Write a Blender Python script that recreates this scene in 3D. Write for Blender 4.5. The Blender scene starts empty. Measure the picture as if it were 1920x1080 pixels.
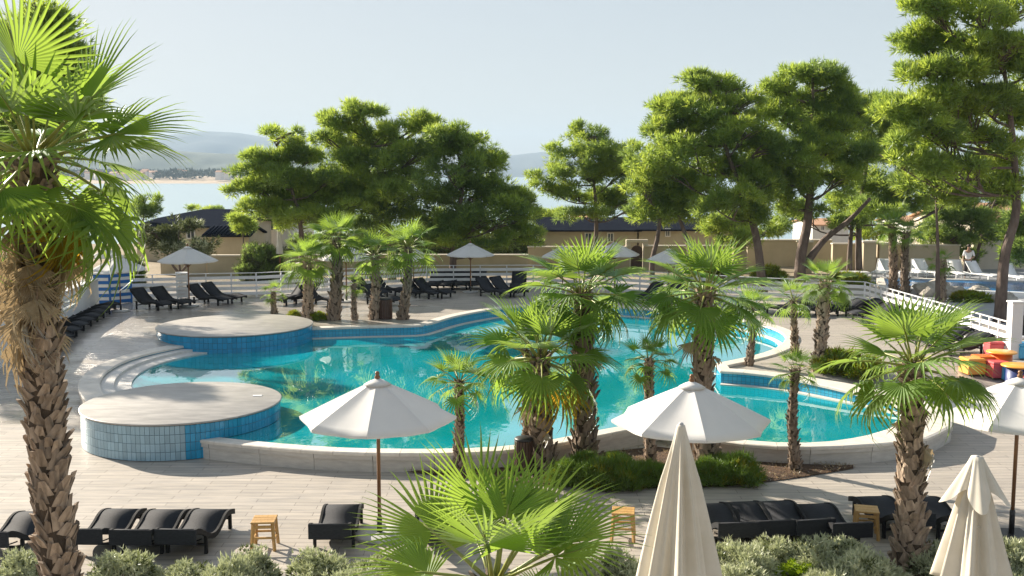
import bpy, bmesh, math, random
import numpy as np
from mathutils import Vector, Matrix, geometry, noise
R_ = math.radians
random.seed(7)
scene = bpy.context.scene
COL = scene.collection

# ------------------------------------------------------------------ camera, sky, sun, exposure
FPX, CAM_H = 1900.0, 6.1
TILT = math.atan(212 / FPX)
cam_d = bpy.data.cameras.new('camera')
cam_d.lens = 36 * FPX / 1920
cam_d.sensor_width = 36
cam_d.clip_start = 0.1
cam_d.clip_end = 20000
cam = bpy.data.objects.new('camera', cam_d)
cam.location = (0, 0, CAM_H)
cam.rotation_euler = (math.pi / 2 - TILT, 0, 0)
COL.objects.link(cam)
scene.camera = cam

SUN_EL, SUN_AZ = R_(25), R_(-52)          # azimuth measured from +Y towards +X
world = bpy.data.worlds.new('World')
scene.world = world
world.use_nodes = True
wt = world.node_tree
bg = wt.nodes['Background']
sky = wt.nodes.new('ShaderNodeTexSky')
sky.sky_type = 'NISHITA'
sky.sun_disc = False
sky.sun_elevation = SUN_EL
sky.sun_rotation = SUN_AZ
sky.altitude = 10
sky.air_density = 1.0
sky.dust_density = 1.0
sky.ozone_density = 1.2
hs = wt.nodes.new('ShaderNodeHueSaturation')
hs.inputs['Saturation'].default_value = .95
gm = wt.nodes.new('ShaderNodeGamma'); gm.inputs[1].default_value = .32     # softens the contrast between sun side and zenith
wt.links.new(sky.outputs[0], gm.inputs[0])
wt.links.new(gm.outputs[0], hs.inputs['Color'])
wt.links.new(hs.outputs[0], bg.inputs[0])
bg.inputs[1].default_value = 0.124

sun_d = bpy.data.lights.new('sun', 'SUN')
sun_d.energy = 3.9
sun_d.angle = R_(0.6)
sun_d.color = (1.0, 0.89, 0.74)
sun = bpy.data.objects.new('sun', sun_d)
sdir = Vector((math.sin(SUN_AZ) * math.cos(SUN_EL), math.cos(SUN_AZ) * math.cos(SUN_EL), math.sin(SUN_EL)))
sun.rotation_euler = sdir.to_track_quat('Z', 'Y').to_euler()
sun.location = (-30, 40, 40)
COL.objects.link(sun)

scene.view_settings.view_transform = 'Standard'
scene.view_settings.look = 'None'
scene.view_settings.gamma = 1
scene.view_settings.use_curve_mapping = False
scene.view_settings.exposure = 1.75
scene.render.engine = 'CYCLES'
scene.cycles.max_bounces = 8
scene.cycles.transparent_max_bounces = 16
scene.cycles.caustics_reflective = False
scene.cycles.caustics_refractive = False
scene.cycles.use_denoising = True

# ------------------------------------------------------------------ placing
def ray(px, py):
    xn = (px - 960) / FPX; yn = (540 - py) / FPX
    return Vector((xn, math.cos(TILT) + yn * math.sin(TILT), -math.sin(TILT) + yn * math.cos(TILT)))
def PX(px, py, z):
    d = ray(px, py); t = (z - CAM_H) / d.z
    return Vector((d.x * t, d.y * t, z))
def PD(px, py, D):
    d = ray(px, py); t = D / d.y
    return Vector((d.x * t, D, CAM_H + d.z * t))
def sm(a, b, x):
    t = min(1, max(0, (x - a) / (b - a))); return t * t * (3 - 2 * t)
def lin(a, b, x):
    return min(1, max(0, (x - a) / (b - a)))
def gz(x, y):
    """height of the paved deck and of the ground round it"""
    y1 = 34 + (28.5 - 34) * sm(-4, 5, x)
    y0 = 23.2
    return 0.7 * lin(y0, y1, y)
def PG(px, py):
    d = ray(px, py); t = 5.0
    while t < 140:
        p = d * t
        if CAM_H + p.z < gz(p.x, p.y): break
        t += 0.03
    return Vector((p.x, p.y, gz(p.x, p.y)))

# ------------------------------------------------------------------ object helpers
def link(o, parent=None):
    COL.objects.link(o)
    if parent is not None: o.parent = parent
    return o
def tag(o, label=None, cat=None, group=None, kind=None):
    if label: o['label'] = label
    if cat: o['category'] = cat
    if group: o['group'] = group
    if kind: o['kind'] = kind
    return o
def empty(name, loc, rz=0, label=None, cat=None, group=None):
    o = bpy.data.objects.new(name, None)
    o.empty_display_size = 0.2
    o.location = loc; o.rotation_euler = (0, 0, rz)
    COL.objects.link(o)
    return tag(o, label, cat, group)
def inst(name, mesh, parent=None, loc=(0, 0, 0), rot=(0, 0, 0), sc=(1, 1, 1)):
    o = bpy.data.objects.new(name, mesh)
    o.location = loc; o.rotation_euler = rot; o.scale = sc
    return link(o, parent)
KIDS = {}
def copy_tree(o, parent=None):
    c = o.copy(); COL.objects.link(c)
    if parent is not None: c.parent = parent
    for ch in list(o.children): copy_tree(ch, c)
    return c

class MB:
    def __init__(s): s.V = []; s.F = []; s.M = []; s.S = []
    def add(s, V, F, m=0, smooth=False):
        b = len(s.V); s.V += [tuple(v) for v in V]
        for f in F: s.F.append(tuple(i + b for i in f)); s.M.append(m); s.S.append(smooth)
        return s
    def box(s, x0, x1, y0, y1, z0, z1, m=0, T=None, bev=0.0):
        if bev > 0:
            b = bev; V = []; 
            for (z, q) in ((z0, b), (z0 + b, 0), (z1 - b, 0), (z1, b)):
                V += [(x0 + q, y0 + q, z), (x1 - q, y0 + q, z), (x1 - q, y1 - q, z), (x0 + q, y1 - q, z)]
            F = [(3, 2, 1, 0), (12, 13, 14, 15)]
            for k in range(3):
                for i in range(4):
                    j = (i + 1) % 4; F.append((k * 4 + i, k * 4 + j, k * 4 + 4 + j, k * 4 + 4 + i))
        else:
            V = [(x0, y0, z0), (x1, y0, z0), (x1, y1, z0), (x0, y1, z0), (x0, y0, z1), (x1, y0, z1), (x1, y1, z1), (x0, y1, z1)]
            F = [(3, 2, 1, 0), (4, 5, 6, 7), (0, 1, 5, 4), (1, 2, 6, 5), (2, 3, 7, 6), (3, 0, 4, 7)]
        if T is not None: V = [T @ Vector(v) for v in V]
        return s.add(V, F, m)
    def bar(s, a, b, w, h=None, m=0):
        """rectangular bar from a to b"""
        a = Vector(a); b = Vector(b); h = h or w
        d = (b - a); L = d.length; q = d.to_track_quat('Z', 'Y').to_matrix().to_4x4()
        T = Matrix.Translation(a) @ q
        return s.box(-w / 2, w / 2, -h / 2, h / 2, 0, L, m, T)
    def tube(s, pts, rad, n=8, m=0, cap=True, smooth=True):
        pts = [Vector(p) for p in pts]
        if not hasattr(rad, '__len__'): rad = [rad] * len(pts)
        V = []; F = []
        up = Vector((0, 0, 1)); prev = None
        for i, p in enumerate(pts):
            t = (pts[min(i + 1, len(pts) - 1)] - pts[max(i - 1, 0)]).normalized()
            a = prev if prev is not None else (Vector((1, 0, 0)) if abs(t.x) < .8 else Vector((0, 1, 0)))
            a = (a - t * a.dot(t)).normalized(); b = t.cross(a); prev = a
            for k in range(n):
                c = 2 * math.pi * k / n
                V.append(p + (a * math.cos(c) + b * math.sin(c)) * rad[i])
        for i in range(len(pts) - 1):
            for k in range(n):
                k2 = (k + 1) % n
                F.append((i * n + k, i * n + k2, (i + 1) * n + k2, (i + 1) * n + k))
        s.add(V, F, m, smooth)
        if cap:
            b = len(s.V) - len(V)
            s.F.append(tuple(b + k for k in range(n))[::-1]); s.M.append(m); s.S.append(False)
            e = b + (len(pts) - 1) * n
            s.F.append(tuple(e + k for k in range(n))); s.M.append(m); s.S.append(False)
        return s
    def lathe(s, prof, n=16, m=0, c=(0, 0), smooth=True, fn=None):
        V = []; F = []
        for (r, z) in prof:
            for k in range(n):
                a = 2 * math.pi * k / n
                rr = r * (fn(a, z) if fn else 1)
                V.append((c[0] + rr * math.cos(a), c[1] + rr * math.sin(a), z))
        for i in range(len(prof) - 1):
            for k in range(n):
                k2 = (k + 1) % n
                F.append((i * n + k, i * n + k2, (i + 1) * n + k2, (i + 1) * n + k))
        F.append(tuple(range(n))[::-1]); F.append(tuple((len(prof) - 1) * n + k for k in range(n)))
        return s.add(V, F, m, smooth)
    def mesh(s, name, mats):
        me = bpy.data.meshes.new(name)
        me.from_pydata(s.V, [], s.F)
        for m in (mats if isinstance(mats, (list, tuple)) else [mats]): me.materials.append(m)
        me.polygons.foreach_set('material_index', s.M)
        me.polygons.foreach_set('use_smooth', s.S)
        me.update()
        return me
    def build(s, name, mats, parent=None, loc=(0, 0, 0), rot=(0, 0, 0)):
        return inst(name, s.mesh(name, mats), parent, loc, rot)

def np_mesh(name, V, F, mat, smooth=False, mi=None):
    """fast mesh of equal-sized faces from numpy arrays"""
    me = bpy.data.meshes.new(name)
    V = np.asarray(V, dtype=np.float32); F = np.asarray(F, dtype=np.int32)
    k = F.shape[1]
    me.vertices.add(len(V)); me.vertices.foreach_set('co', V.ravel())
    me.loops.add(F.size); me.loops.foreach_set('vertex_index', F.ravel())
    me.polygons.add(len(F))
    me.polygons.foreach_set('loop_start', np.arange(0, F.size, k, dtype=np.int32))
    me.polygons.foreach_set('loop_total', np.full(len(F), k, dtype=np.int32))
    for m in (mat if isinstance(mat, (list, tuple)) else [mat]): me.materials.append(m)
    if mi is not None: me.polygons.foreach_set('material_index', np.asarray(mi, dtype=np.int32))
    if smooth: me.polygons.foreach_set('use_smooth', np.ones(len(F), dtype=bool))
    me.update(calc_edges=True)
    return me

# ------------------------------------------------------------------ materials
def newmat(name):
    m = bpy.data.materials.new(name); m.use_nodes = True
    nt = m.node_tree; b = nt.nodes['Principled BSDF']
    return m, nt, b
def nd(nt, t, **kw):
    n = nt.nodes.new(t)
    for k, v in kw.items():
        if k in n.inputs.keys(): n.inputs[k].default_value = v
        else: setattr(n, k, v)
    return n
def c4(c): return (c[0], c[1], c[2], 1)
def mat(name, c1, c2=None, rough=.7, scale=6, bump=.15, bscale=None, metal=0, rnd=0.0, spec=.5, stretch=(1, 1, 1), detail=6, coord='Object', dist=.02):
    m, nt, b = newmat(name)
    b.inputs['Roughness'].default_value = rough
    b.inputs['Metallic'].default_value = metal
    b.inputs['Specular IOR Level'].default_value = spec
    tc = nd(nt, 'ShaderNodeTexCoord')
    mp = nd(nt, 'ShaderNodeMapping'); mp.inputs['Scale'].default_value = stretch
    nt.links.new(tc.outputs[coord], mp.inputs[0])
    nz = nd(nt, 'ShaderNodeTexNoise', Scale=scale, Detail=detail, Roughness=.6)
    nt.links.new(mp.outputs[0], nz.inputs[0])
    cr = nd(nt, 'ShaderNodeValToRGB')
    cr.color_ramp.elements[0].position = .3; cr.color_ramp.elements[1].position = .7
    cr.color_ramp.elements[0].color = c4(c1); cr.color_ramp.elements[1].color = c4(c2 or c1)
    nt.links.new(nz.outputs['Fac'], cr.inputs[0])
    out = cr.outputs[0]
    if rnd > 0:
        oi = nd(nt, 'ShaderNodeObjectInfo')
        h = nd(nt, 'ShaderNodeHueSaturation')
        ma = nd(nt, 'ShaderNodeMapRange'); ma.inputs[3].default_value = 1 - rnd; ma.inputs[4].default_value = 1 + rnd
        nt.links.new(oi.outputs['Random'], ma.inputs[0]); nt.links.new(ma.outputs[0], h.inputs['Value'])
        nt.links.new(out, h.inputs['Color']); out = h.outputs[0]
    nt.links.new(out, b.inputs['Base Color'])
    if bump > 0:
        n2 = nd(nt, 'ShaderNodeTexNoise', Scale=bscale or scale * 4, Detail=4)
        nt.links.new(mp.outputs[0], n2.inputs[0])
        bp = nd(nt, 'ShaderNodeBump', Strength=bump, Distance=dist)
        nt.links.new(n2.outputs['Fac'], bp.inputs['Height']); nt.links.new(bp.outputs[0], b.inputs['Normal'])
    return m
def leafmat(name, c1, c2, trans=(.3, .45, .05), tw=.4, scale=1.5, rough=.5, rnd=.15, gloss=.25):
    m, nt, b = newmat(name)
    nt.nodes.remove(b)
    out = nt.nodes['Material Output']
    tc = nd(nt, 'ShaderNodeTexCoord')
    nz = nd(nt, 'ShaderNodeTexNoise', Scale=scale, Detail=5, Roughness=.65)
    nt.links.new(tc.outputs['Object'], nz.inputs[0])
    cr = nd(nt, 'ShaderNodeValToRGB')
    cr.color_ramp.elements[0].position = .35; cr.color_ramp.elements[1].position = .65
    cr.color_ramp.elements[0].color = c4(c1); cr.color_ramp.elements[1].color = c4(c2)
    nt.links.new(nz.outputs['Fac'], cr.inputs[0])
    oi = nd(nt, 'ShaderNodeObjectInfo')
    ma = nd(nt, 'ShaderNodeMapRange'); ma.inputs[3].default_value = 1 - rnd; ma.inputs[4].default_value = 1 + rnd
    nt.links.new(oi.outputs['Random'], ma.inputs[0])
    h = nd(nt, 'ShaderNodeHueSaturation')
    nt.links.new(ma.outputs[0], h.inputs['Value']); nt.links.new(cr.outputs[0], h.inputs['Color'])
    df = nd(nt, 'ShaderNodeBsdfDiffuse'); nt.links.new(h.outputs[0], df.inputs[0])
    h2 = nd(nt, 'ShaderNodeMixRGB', blend_type='MULTIPLY'); h2.inputs[0].default_value = .35
    h2.inputs[1].default_value = c4(trans)
    tr = nd(nt, 'ShaderNodeBsdfTranslucent'); nt.links.new(h.outputs[0], h2.inputs[2])
    tr.inputs[0].default_value = c4(trans)
    nt.links.new(h2.outputs[0], tr.inputs[0])
    mx = nd(nt, 'ShaderNodeMixShader'); mx.inputs[0].default_value = tw
    nt.links.new(df.outputs[0], mx.inputs[1]); nt.links.new(tr.outputs[0], mx.inputs[2])
    gl = nd(nt, 'ShaderNodeBsdfGlossy', Roughness=rough); gl.inputs[0].default_value = (.8, .85, .9, 1)
    fr = nd(nt, 'ShaderNodeFresnel', IOR=1.4)
    mu = nd(nt, 'ShaderNodeMath', operation='MULTIPLY'); mu.inputs[1].default_value = gloss
    nt.links.new(fr.outputs[0], mu.inputs[0])
    m2 = nd(nt, 'ShaderNodeMixShader')
    nt.links.new(mu.outputs[0], m2.inputs[0]); nt.links.new(mx.outputs[0], m2.inputs[1]); nt.links.new(gl.outputs[0], m2.inputs[2])
    nt.links.new(m2.outputs[0], out.inputs[0])
    return m

def deck_material():
    m, nt, b = newmat('wood_look_deck_tiles')
    tc = nd(nt, 'ShaderNodeTexCoord')
    br = nd(nt, 'ShaderNodeTexBrick')
    br.inputs['Scale'].default_value = 1.0
    br.inputs['Brick Width'].default_value = 1.2; br.inputs['Row Height'].default_value = .19
    br.inputs['Mortar Size'].default_value = .006; br.inputs['Mortar Smooth'].default_value = .3
    br.offset = .37
    br.inputs['Color1'].default_value = (.48, .445, .40, 1); br.inputs['Color2'].default_value = (.415, .385, .345, 1)
    br.inputs['Mortar'].default_value = (.16, .14, .12, 1)
    nt.links.new(tc.outputs['Object'], br.inputs['Vector'])
    mp = nd(nt, 'ShaderNodeMapping'); mp.inputs['Scale'].default_value = (.35, 3.2, 1)
    nt.links.new(tc.outputs['Object'], mp.inputs[0])
    nz = nd(nt, 'ShaderNodeTexNoise', Scale=3.0, Detail=8, Roughness=.65)
    nt.links.new(mp.outputs[0], nz.inputs[0])
    cr = nd(nt, 'ShaderNodeValToRGB')
    cr.color_ramp.elements[0].position = .3; cr.color_ramp.elements[1].position = .7
    cr.color_ramp.elements[0].color = (.66, .66, .68, 1); cr.color_ramp.elements[1].color = (1.12, 1.08, 1.02, 1)
    nt.links.new(nz.outputs['Fac'], cr.inputs[0])
    mx = nd(nt, 'ShaderNodeMixRGB', blend_type='MULTIPLY'); mx.inputs[0].default_value = 1
    nt.links.new(br.outputs['Color'], mx.inputs[1]); nt.links.new(cr.outputs[0], mx.inputs[2])
    # wet film: broken patches, mostly where swimmers cross the deck on the left
    sx = nd(nt, 'ShaderNodeSeparateXYZ'); nt.links.new(tc.outputs['Object'], sx.inputs[0])
    mr = nd(nt, 'ShaderNodeMapRange'); mr.inputs[1].default_value = -2; mr.inputs[2].default_value = -7
    nt.links.new(sx.outputs[0], mr.inputs[0])
    mr2 = nd(nt, 'ShaderNodeMapRange'); mr2.inputs[1].default_value = 22; mr2.inputs[2].default_value = 28
    nt.links.new(sx.outputs[1], mr2.inputs[0])
    mu = nd(nt, 'ShaderNodeMath', operation='MULTIPLY'); nt.links.new(mr.outputs[0], mu.inputs[0]); nt.links.new(mr2.outputs[0], mu.inputs[1])
    mpw = nd(nt, 'ShaderNodeMapping'); mpw.inputs['Scale'].default_value = (.35, 1.1, 1)
    nt.links.new(tc.outputs['Object'], mpw.inputs[0])
    nw = nd(nt, 'ShaderNodeTexNoise', Scale=1.3, Detail=5, Roughness=.55); nt.links.new(mpw.outputs[0], nw.inputs[0])
    ad = nd(nt, 'ShaderNodeMath', operation='MULTIPLY_ADD'); ad.inputs[1].default_value = .30; 
    nt.links.new(mu.outputs[0], ad.inputs[0]); nt.links.new(nw.outputs['Fac'], ad.inputs[2])
    wet = nd(nt, 'ShaderNodeMapRange'); wet.inputs[1].default_value = .58; wet.inputs[2].default_value = .74
    nt.links.new(ad.outputs[0], wet.inputs[0])
    ro = nd(nt, 'ShaderNodeMapRange'); ro.inputs[3].default_value = .5; ro.inputs[4].default_value = .24
    nt.links.new(wet.outputs[0], ro.inputs[0]); nt.links.new(ro.outputs[0], b.inputs['Roughness'])
    dk = nd(nt, 'ShaderNodeMapRange'); dk.inputs[3].default_value = 1; dk.inputs[4].default_value = .92
    nt.links.new(wet.outputs[0], dk.inputs[0])
    hh = nd(nt, 'ShaderNodeHueSaturation'); nt.links.new(dk.outputs[0], hh.inputs['Value']); nt.links.new(mx.outputs[0], hh.inputs['Color'])
    nt.links.new(hh.outputs[0], b.inputs['Base Color'])
    sp = nd(nt, 'ShaderNodeMapRange'); sp.inputs[3].default_value = .45; sp.inputs[4].default_value = 1.0
    nt.links.new(wet.outputs[0], sp.inputs[0]); nt.links.new(sp.outputs[0], b.inputs['Specular IOR Level'])
    bp = nd(nt, 'ShaderNodeBump', Strength=.35, Distance=.01)
    nt.links.new(nz.outputs['Fac'], bp.inputs['Height'])
    bp2 = nd(nt, 'ShaderNodeBump', Strength=.5, Distance=.012, invert=True)
    nt.links.new(br.outputs['Fac'], bp2.inputs['Height']); nt.links.new(bp.outputs[0], bp2.inputs['Normal'])
    nt.links.new(bp2.outputs[0], b.inputs['Normal'])
    return m

def tile_material(name, ca, cb, mortar, w, h, rough=.2):
    m, nt, b = newmat(name)
    tc = nd(nt, 'ShaderNodeTexCoord')
    br = nd(nt, 'ShaderNodeTexBrick'); br.offset = 0
    br.inputs['Scale'].default_value = 1; br.inputs['Brick Width'].default_value = w; br.inputs['Row Height'].default_value = h
    br.inputs['Mortar Size'].default_value = .007
    br.inputs['Color1'].default_value = c4(ca); br.inputs['Color2'].default_value = c4(cb); br.inputs['Mortar'].default_value = c4(mortar)
    nt.links.new(tc.outputs['UV'], br.inputs['Vector'])
    nt.links.new(br.outputs['Color'], b.inputs['Base Color'])
    b.inputs['Roughness'].default_value = rough
    bp = nd(nt, 'ShaderNodeBump', Strength=.4, Distance=.006, invert=True)
    nt.links.new(br.outputs['Fac'], bp.inputs['Height']); nt.links.new(bp.outputs[0], b.inputs['Normal'])
    return m

def water_material(name, tint, ior=1.33, boost=1.5, wave=1.0, strength=.06, rough=.0, body=(.0, .42, .42), bodyf=.6):
    m, nt, b = newmat(name); nt.nodes.remove(b)
    out = nt.nodes['Material Output']
    tc = nd(nt, 'ShaderNodeTexCoord')
    mp = nd(nt, 'ShaderNodeMapping'); mp.inputs['Scale'].default_value = (1, .55, 1)
    nt.links.new(tc.outputs['Object'], mp.inputs[0])
    n1 = nd(nt, 'ShaderNodeTexNoise', Scale=wave, Detail=3, Roughness=.5, Distortion=.3)
    n0 = nd(nt, 'ShaderNodeTexNoise', Scale=wave * .12, Detail=2)
    nt.links.new(mp.outputs[0], n1.inputs[0]); nt.links.new(mp.outputs[0], n0.inputs[0])
    mk = nd(nt, 'ShaderNodeMapRange'); mk.inputs[1].default_value = .42; mk.inputs[2].default_value = .62; mk.inputs[3].default_value = .12; mk.inputs[4].default_value = 1
    nt.links.new(n0.outputs['Fac'], mk.inputs[0])
    mm = nd(nt, 'ShaderNodeMath', operation='MULTIPLY'); nt.links.new(n1.outputs['Fac'], mm.inputs[0]); nt.links.new(mk.outputs[0], mm.inputs[1])
    bp = nd(nt, 'ShaderNodeBump', Strength=strength, Distance=.1); nt.links.new(mm.outputs[0], bp.inputs['Height'])
    fr = nd(nt, 'ShaderNodeFresnel', IOR=ior); nt.links.new(bp.outputs[0], fr.inputs['Normal'])
    mu0 = nd(nt, 'ShaderNodeMath', operation='MULTIPLY_ADD'); mu0.inputs[1].default_value = boost; mu0.inputs[2].default_value = .42
    nt.links.new(fr.outputs[0], mu0.inputs[0])
    mu = nd(nt, 'ShaderNodeMath', operation='MINIMUM'); mu.inputs[1].default_value = .68
    nt.links.new(mu0.outputs[0], mu.inputs[0])
    tr0 = nd(nt, 'ShaderNodeBsdfTransparent'); tr0.inputs[0].default_value = c4(tint)
    # the clouded body of the water scatters light back before it reaches the floor
    nb_ = nd(nt, 'ShaderNodeTexNoise', Scale=.35, Detail=3); nt.links.new(tc.outputs['Object'], nb_.inputs[0])
    cb = nd(nt, 'ShaderNodeValToRGB'); cb.color_ramp.elements[0].position = .35; cb.color_ramp.elements[1].position = .68
    cb.color_ramp.elements[0].color = (body[0], body[1] * .76, body[2] * .66, 1); cb.color_ramp.elements[1].color = (body[0] + .015, body[1] * 1.02, body[2] * 1.04, 1)
    nt.links.new(nb_.outputs['Fac'], cb.inputs[0])
    df = nd(nt, 'ShaderNodeBsdfDiffuse'); nt.links.new(cb.outputs[0], df.inputs[0])
    tr = nd(nt, 'ShaderNodeMixShader'); tr.inputs[0].default_value = bodyf
    nt.links.new(tr0.outputs[0], tr.inputs[1]); nt.links.new(df.outputs[0], tr.inputs[2])
    gl = nd(nt, 'ShaderNodeBsdfGlossy', Roughness=rough); nt.links.new(bp.outputs[0], gl.inputs['Normal'])
    mx = nd(nt, 'ShaderNodeMixShader')
    nt.links.new(mu.outputs[0], mx.inputs[0]); nt.links.new(tr.outputs[0], mx.inputs[1]); nt.links.new(gl.outputs[0], mx.inputs[2])
    nt.links.new(mx.outputs[0], out.inputs[0])
    return m

M = {}
M['deck'] = deck_material()
M['coping'] = mat('cream_limestone', (.62, .57, .50), (.74, .69, .62), rough=.55, scale=5, bump=.12, rnd=.05)
M['facing'] = mat('pale_travertine', (.46, .43, .39), (.60, .565, .51), rough=.6, scale=4, bump=.2, rnd=.06, stretch=(1, 1, 5))
M['platform'] = mat('honed_stone', (.29, .275, .255), (.47, .445, .41), rough=.42, scale=1.6, bump=.12, stretch=(1, 3, 1), detail=9)
M['step'] = mat('step_stone', (.55, .53, .50), (.68, .66, .62), rough=.5, scale=6, bump=.1, rnd=.04)
M['walltile'] = tile_material('blue_wall_tiles', (.03, .33, .55), (.06, .42, .62), (.04, .20, .30), .12, .12)
M['floortile'] = mat('pool_floor_mosaic', (.10, .66, .66), (.16, .74, .72), rough=.35, scale=.5, bump=0)
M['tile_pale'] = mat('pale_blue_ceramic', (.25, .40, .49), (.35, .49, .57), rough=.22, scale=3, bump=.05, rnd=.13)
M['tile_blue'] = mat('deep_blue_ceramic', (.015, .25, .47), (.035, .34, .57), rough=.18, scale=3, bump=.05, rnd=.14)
M['grout'] = mat('grout', (.08, .14, .18), (.13, .19, .23), rough=.8, scale=20)
M['water'] = water_material('pool_water', (.45, .92, .93), boost=.6, wave=2.6, strength=.07, body=(.0, .66, .80), bodyf=.70)
M['fabric'] = leafmat('white_canopy_cloth', (.82, .815, .80), (.86, .855, .84), trans=(.66, .64, .60), tw=.28, scale=2, rnd=.03, gloss=.0)
M['cream'] = leafmat('cream_canopy_cloth', (.70, .66, .56), (.78, .74, .65), trans=(.64, .56, .42), tw=.22, scale=3, rnd=.03, gloss=.0)
M['wood'] = mat('varnished_pole_wood', (.17, .075, .03), (.26, .13, .055), rough=.35, scale=10, stretch=(1, 1, .15), bump=.1)
M['stoolwood'] = mat('golden_pine_wood', (.42, .24, .08), (.56, .35, .13), rough=.45, scale=9, stretch=(6, 1, 1), bump=.15, rnd=.08)
M['concrete'] = mat('cast_concrete', (.40, .40, .40), (.52, .52, .51), rough=.8, scale=9, bump=.25)
M['iron'] = mat('dark_iron', (.03, .032, .035), (.05, .05, .055), rough=.45, scale=9, metal=.3)
M['wicker'] = mat('charcoal_wicker', (.020, .022, .027), (.036, .039, .046), rough=.8, spec=.2, scale=60, bump=.5, bscale=90, rnd=.12, stretch=(.25, 2.2, 1), dist=.01)
M['wickerframe'] = mat('charcoal_frame', (.012, .013, .015), (.022, .023, .026), rough=.75, spec=.25, scale=40, bump=.3)
M['plasticwhite'] = mat('white_resin', (.74, .76, .78), (.80, .81, .82), rough=.35, scale=9, bump=.03)
M['fencewhite'] = mat('white_painted_slat', (.70, .71, .72), (.80, .80, .80), rough=.45, scale=3, bump=.06, rnd=.06)
M['wallwhite'] = mat('whitewashed_render', (.66, .67, .69), (.76, .76, .76), rough=.85, scale=2, bump=.25, bscale=30)
M['bluepaint'] = mat('marine_blue_paint', (.008, .12, .40), (.012, .15, .46), rough=.4, scale=6, bump=.05)
M['palmgreen'] = leafmat('fan_palm_leaf', (.095, .180, .034), (.155, .255, .046), trans=(.50, .70, .10), tw=.50, scale=2.5, rnd=.28, rough=.55, gloss=.3)
M['palmyellow'] = leafmat('yellowing_fan_leaf', (.30, .26, .03), (.45, .30, .03), trans=(.75, .45, .04), tw=.45, scale=5, rnd=.2)
M['palmdead'] = leafmat('dead_fan_leaf', (.33, .27, .18), (.50, .42, .29), trans=(.50, .38, .22), tw=.3, scale=8, rnd=.25)
M['petiole'] = mat('petiole_green', (.20, .24, .05), (.32, .33, .08), rough=.4, scale=5, bump=.05)
M['boot'] = mat('palm_leaf_base', (.16, .118, .085), (.42, .325, .245), rough=.9, scale=7, bump=.5, bscale=40, rnd=.30, stretch=(2, 2, .6))
M['trunkcore'] = mat('palm_fibre', (.045, .030, .020), (.10, .07, .045), rough=.95, scale=14, bump=.8, stretch=(1, 1, .4))
M['pinegreen'] = leafmat('pine_needles', (.145, .225, .055), (.225, .310, .075), trans=(.62, .78, .14), tw=.50, scale=.55, rnd=.05, gloss=.1)
M['pinelight'] = leafmat('fresh_pine_needles', (.205, .290, .060), (.285, .360, .075), trans=(.75, .88, .14), tw=.52, scale=.8, rnd=.05, gloss=.1)
M['pinedark'] = leafmat('dark_pine_needles', (.110, .175, .060), (.165, .235, .075), trans=(.46, .62, .15), tw=.48, scale=.7, rnd=.05, gloss=.1)
M['pinebark'] = mat('pine_bark', (.085, .060, .050), (.19, .145, .12), rough=.9, scale=5, bump=.9, bscale=14, stretch=(1, 1, .35), dist=.04)
M['silver'] = leafmat('silver_leaf', (.42, .45, .29), (.60, .62, .44), trans=(.55, .60, .32), tw=.25, scale=6, rnd=.08, gloss=.1)
M['rosemary'] = leafmat('rosemary_leaf', (.135, .225, .040), (.215, .315, .060), trans=(.20, .32, .04), tw=.35, scale=6, rnd=.08, gloss=.15)
M['limebush'] = leafmat('lime_leaf', (.22, .34, .02), (.36, .46, .03), trans=(.50, .65, .03), tw=.4, scale=6, rnd=.08, gloss=.1)
M['goldbush'] = leafmat('golden_leaf', (.17, .19, .02), (.30, .28, .03), trans=(.45, .45, .04), tw=.4, scale=5, rnd=.08, gloss=.1)
M['olive'] = leafmat('olive_leaf', (.085, .105, .045), (.14, .16, .075), trans=(.2, .24, .08), tw=.3, scale=3, rnd=.1, gloss=.15)
M['soil'] = mat('dark_soil', (.045, .026, .016), (.13, .075, .04), rough=1, scale=9, bump=.9, bscale=30, dist=.05)
M['earth'] = mat('dry_earth', (.20, .16, .10), (.33, .27, .19), rough=1, scale=.6, bump=.6, bscale=9, dist=.05)
M['stucco'] = mat('ochre_stucco', (.42, .355, .25), (.52, .445, .32), rough=.9, scale=.9, bump=.25, bscale=25)
M['stuccopale'] = mat('pale_stucco', (.55, .49, .40), (.66, .60, .50), rough=.9, scale=.9, bump=.25, bscale=25)
M['housewhite'] = mat('white_house_render', (.62, .60, .56), (.72, .70, .66), rough=.9, scale=1.5, bump=.15)
M['slate'] = mat('blue_slate_roof', (.012, .015, .024), (.026, .031, .042), rough=.9, spec=0.0, scale=3, bump=.5, bscale=10, stretch=(1, 4, 1))
M['terracotta'] = mat('terracotta_roof', (.42, .22, .12), (.52, .30, .18), rough=.8, scale=4, bump=.3)
M['doorwood'] = mat('brown_door', (.05, .026, .018), (.085, .045, .03), rough=.5, scale=5, stretch=(4, 4, .5))
M['glass'] = mat('dark_window_glass', (.03, .045, .06), (.05, .065, .085), rough=.08, scale=1, bump=0)
M['rock'] = mat('pale_rock', (.30, .275, .24), (.50, .46, .40), rough=.95, scale=3, bump=.8, dist=.05)
M['paving'] = mat('grey_paving', (.27, .285, .31), (.37, .38, .40), rough=.6, scale=1.2, bump=.2)
M['orange'] = mat('orange_leatherette', (.62, .13, .01), (.72, .17, .015), rough=.45, scale=4, bump=.05)
M['yellow'] = mat('amber_tabletop', (.78, .36, .06), (.84, .42, .08), rough=.3, scale=4, bump=.02)
M['pink'] = mat('coral_pink_leatherette', (.62, .09, .10), (.70, .13, .13), rough=.45, scale=4, bump=.05)
M['skyblue'] = mat('sky_blue_leatherette', (.07, .36, .62), (.09, .42, .68), rough=.45, scale=4, bump=.05)
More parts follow.
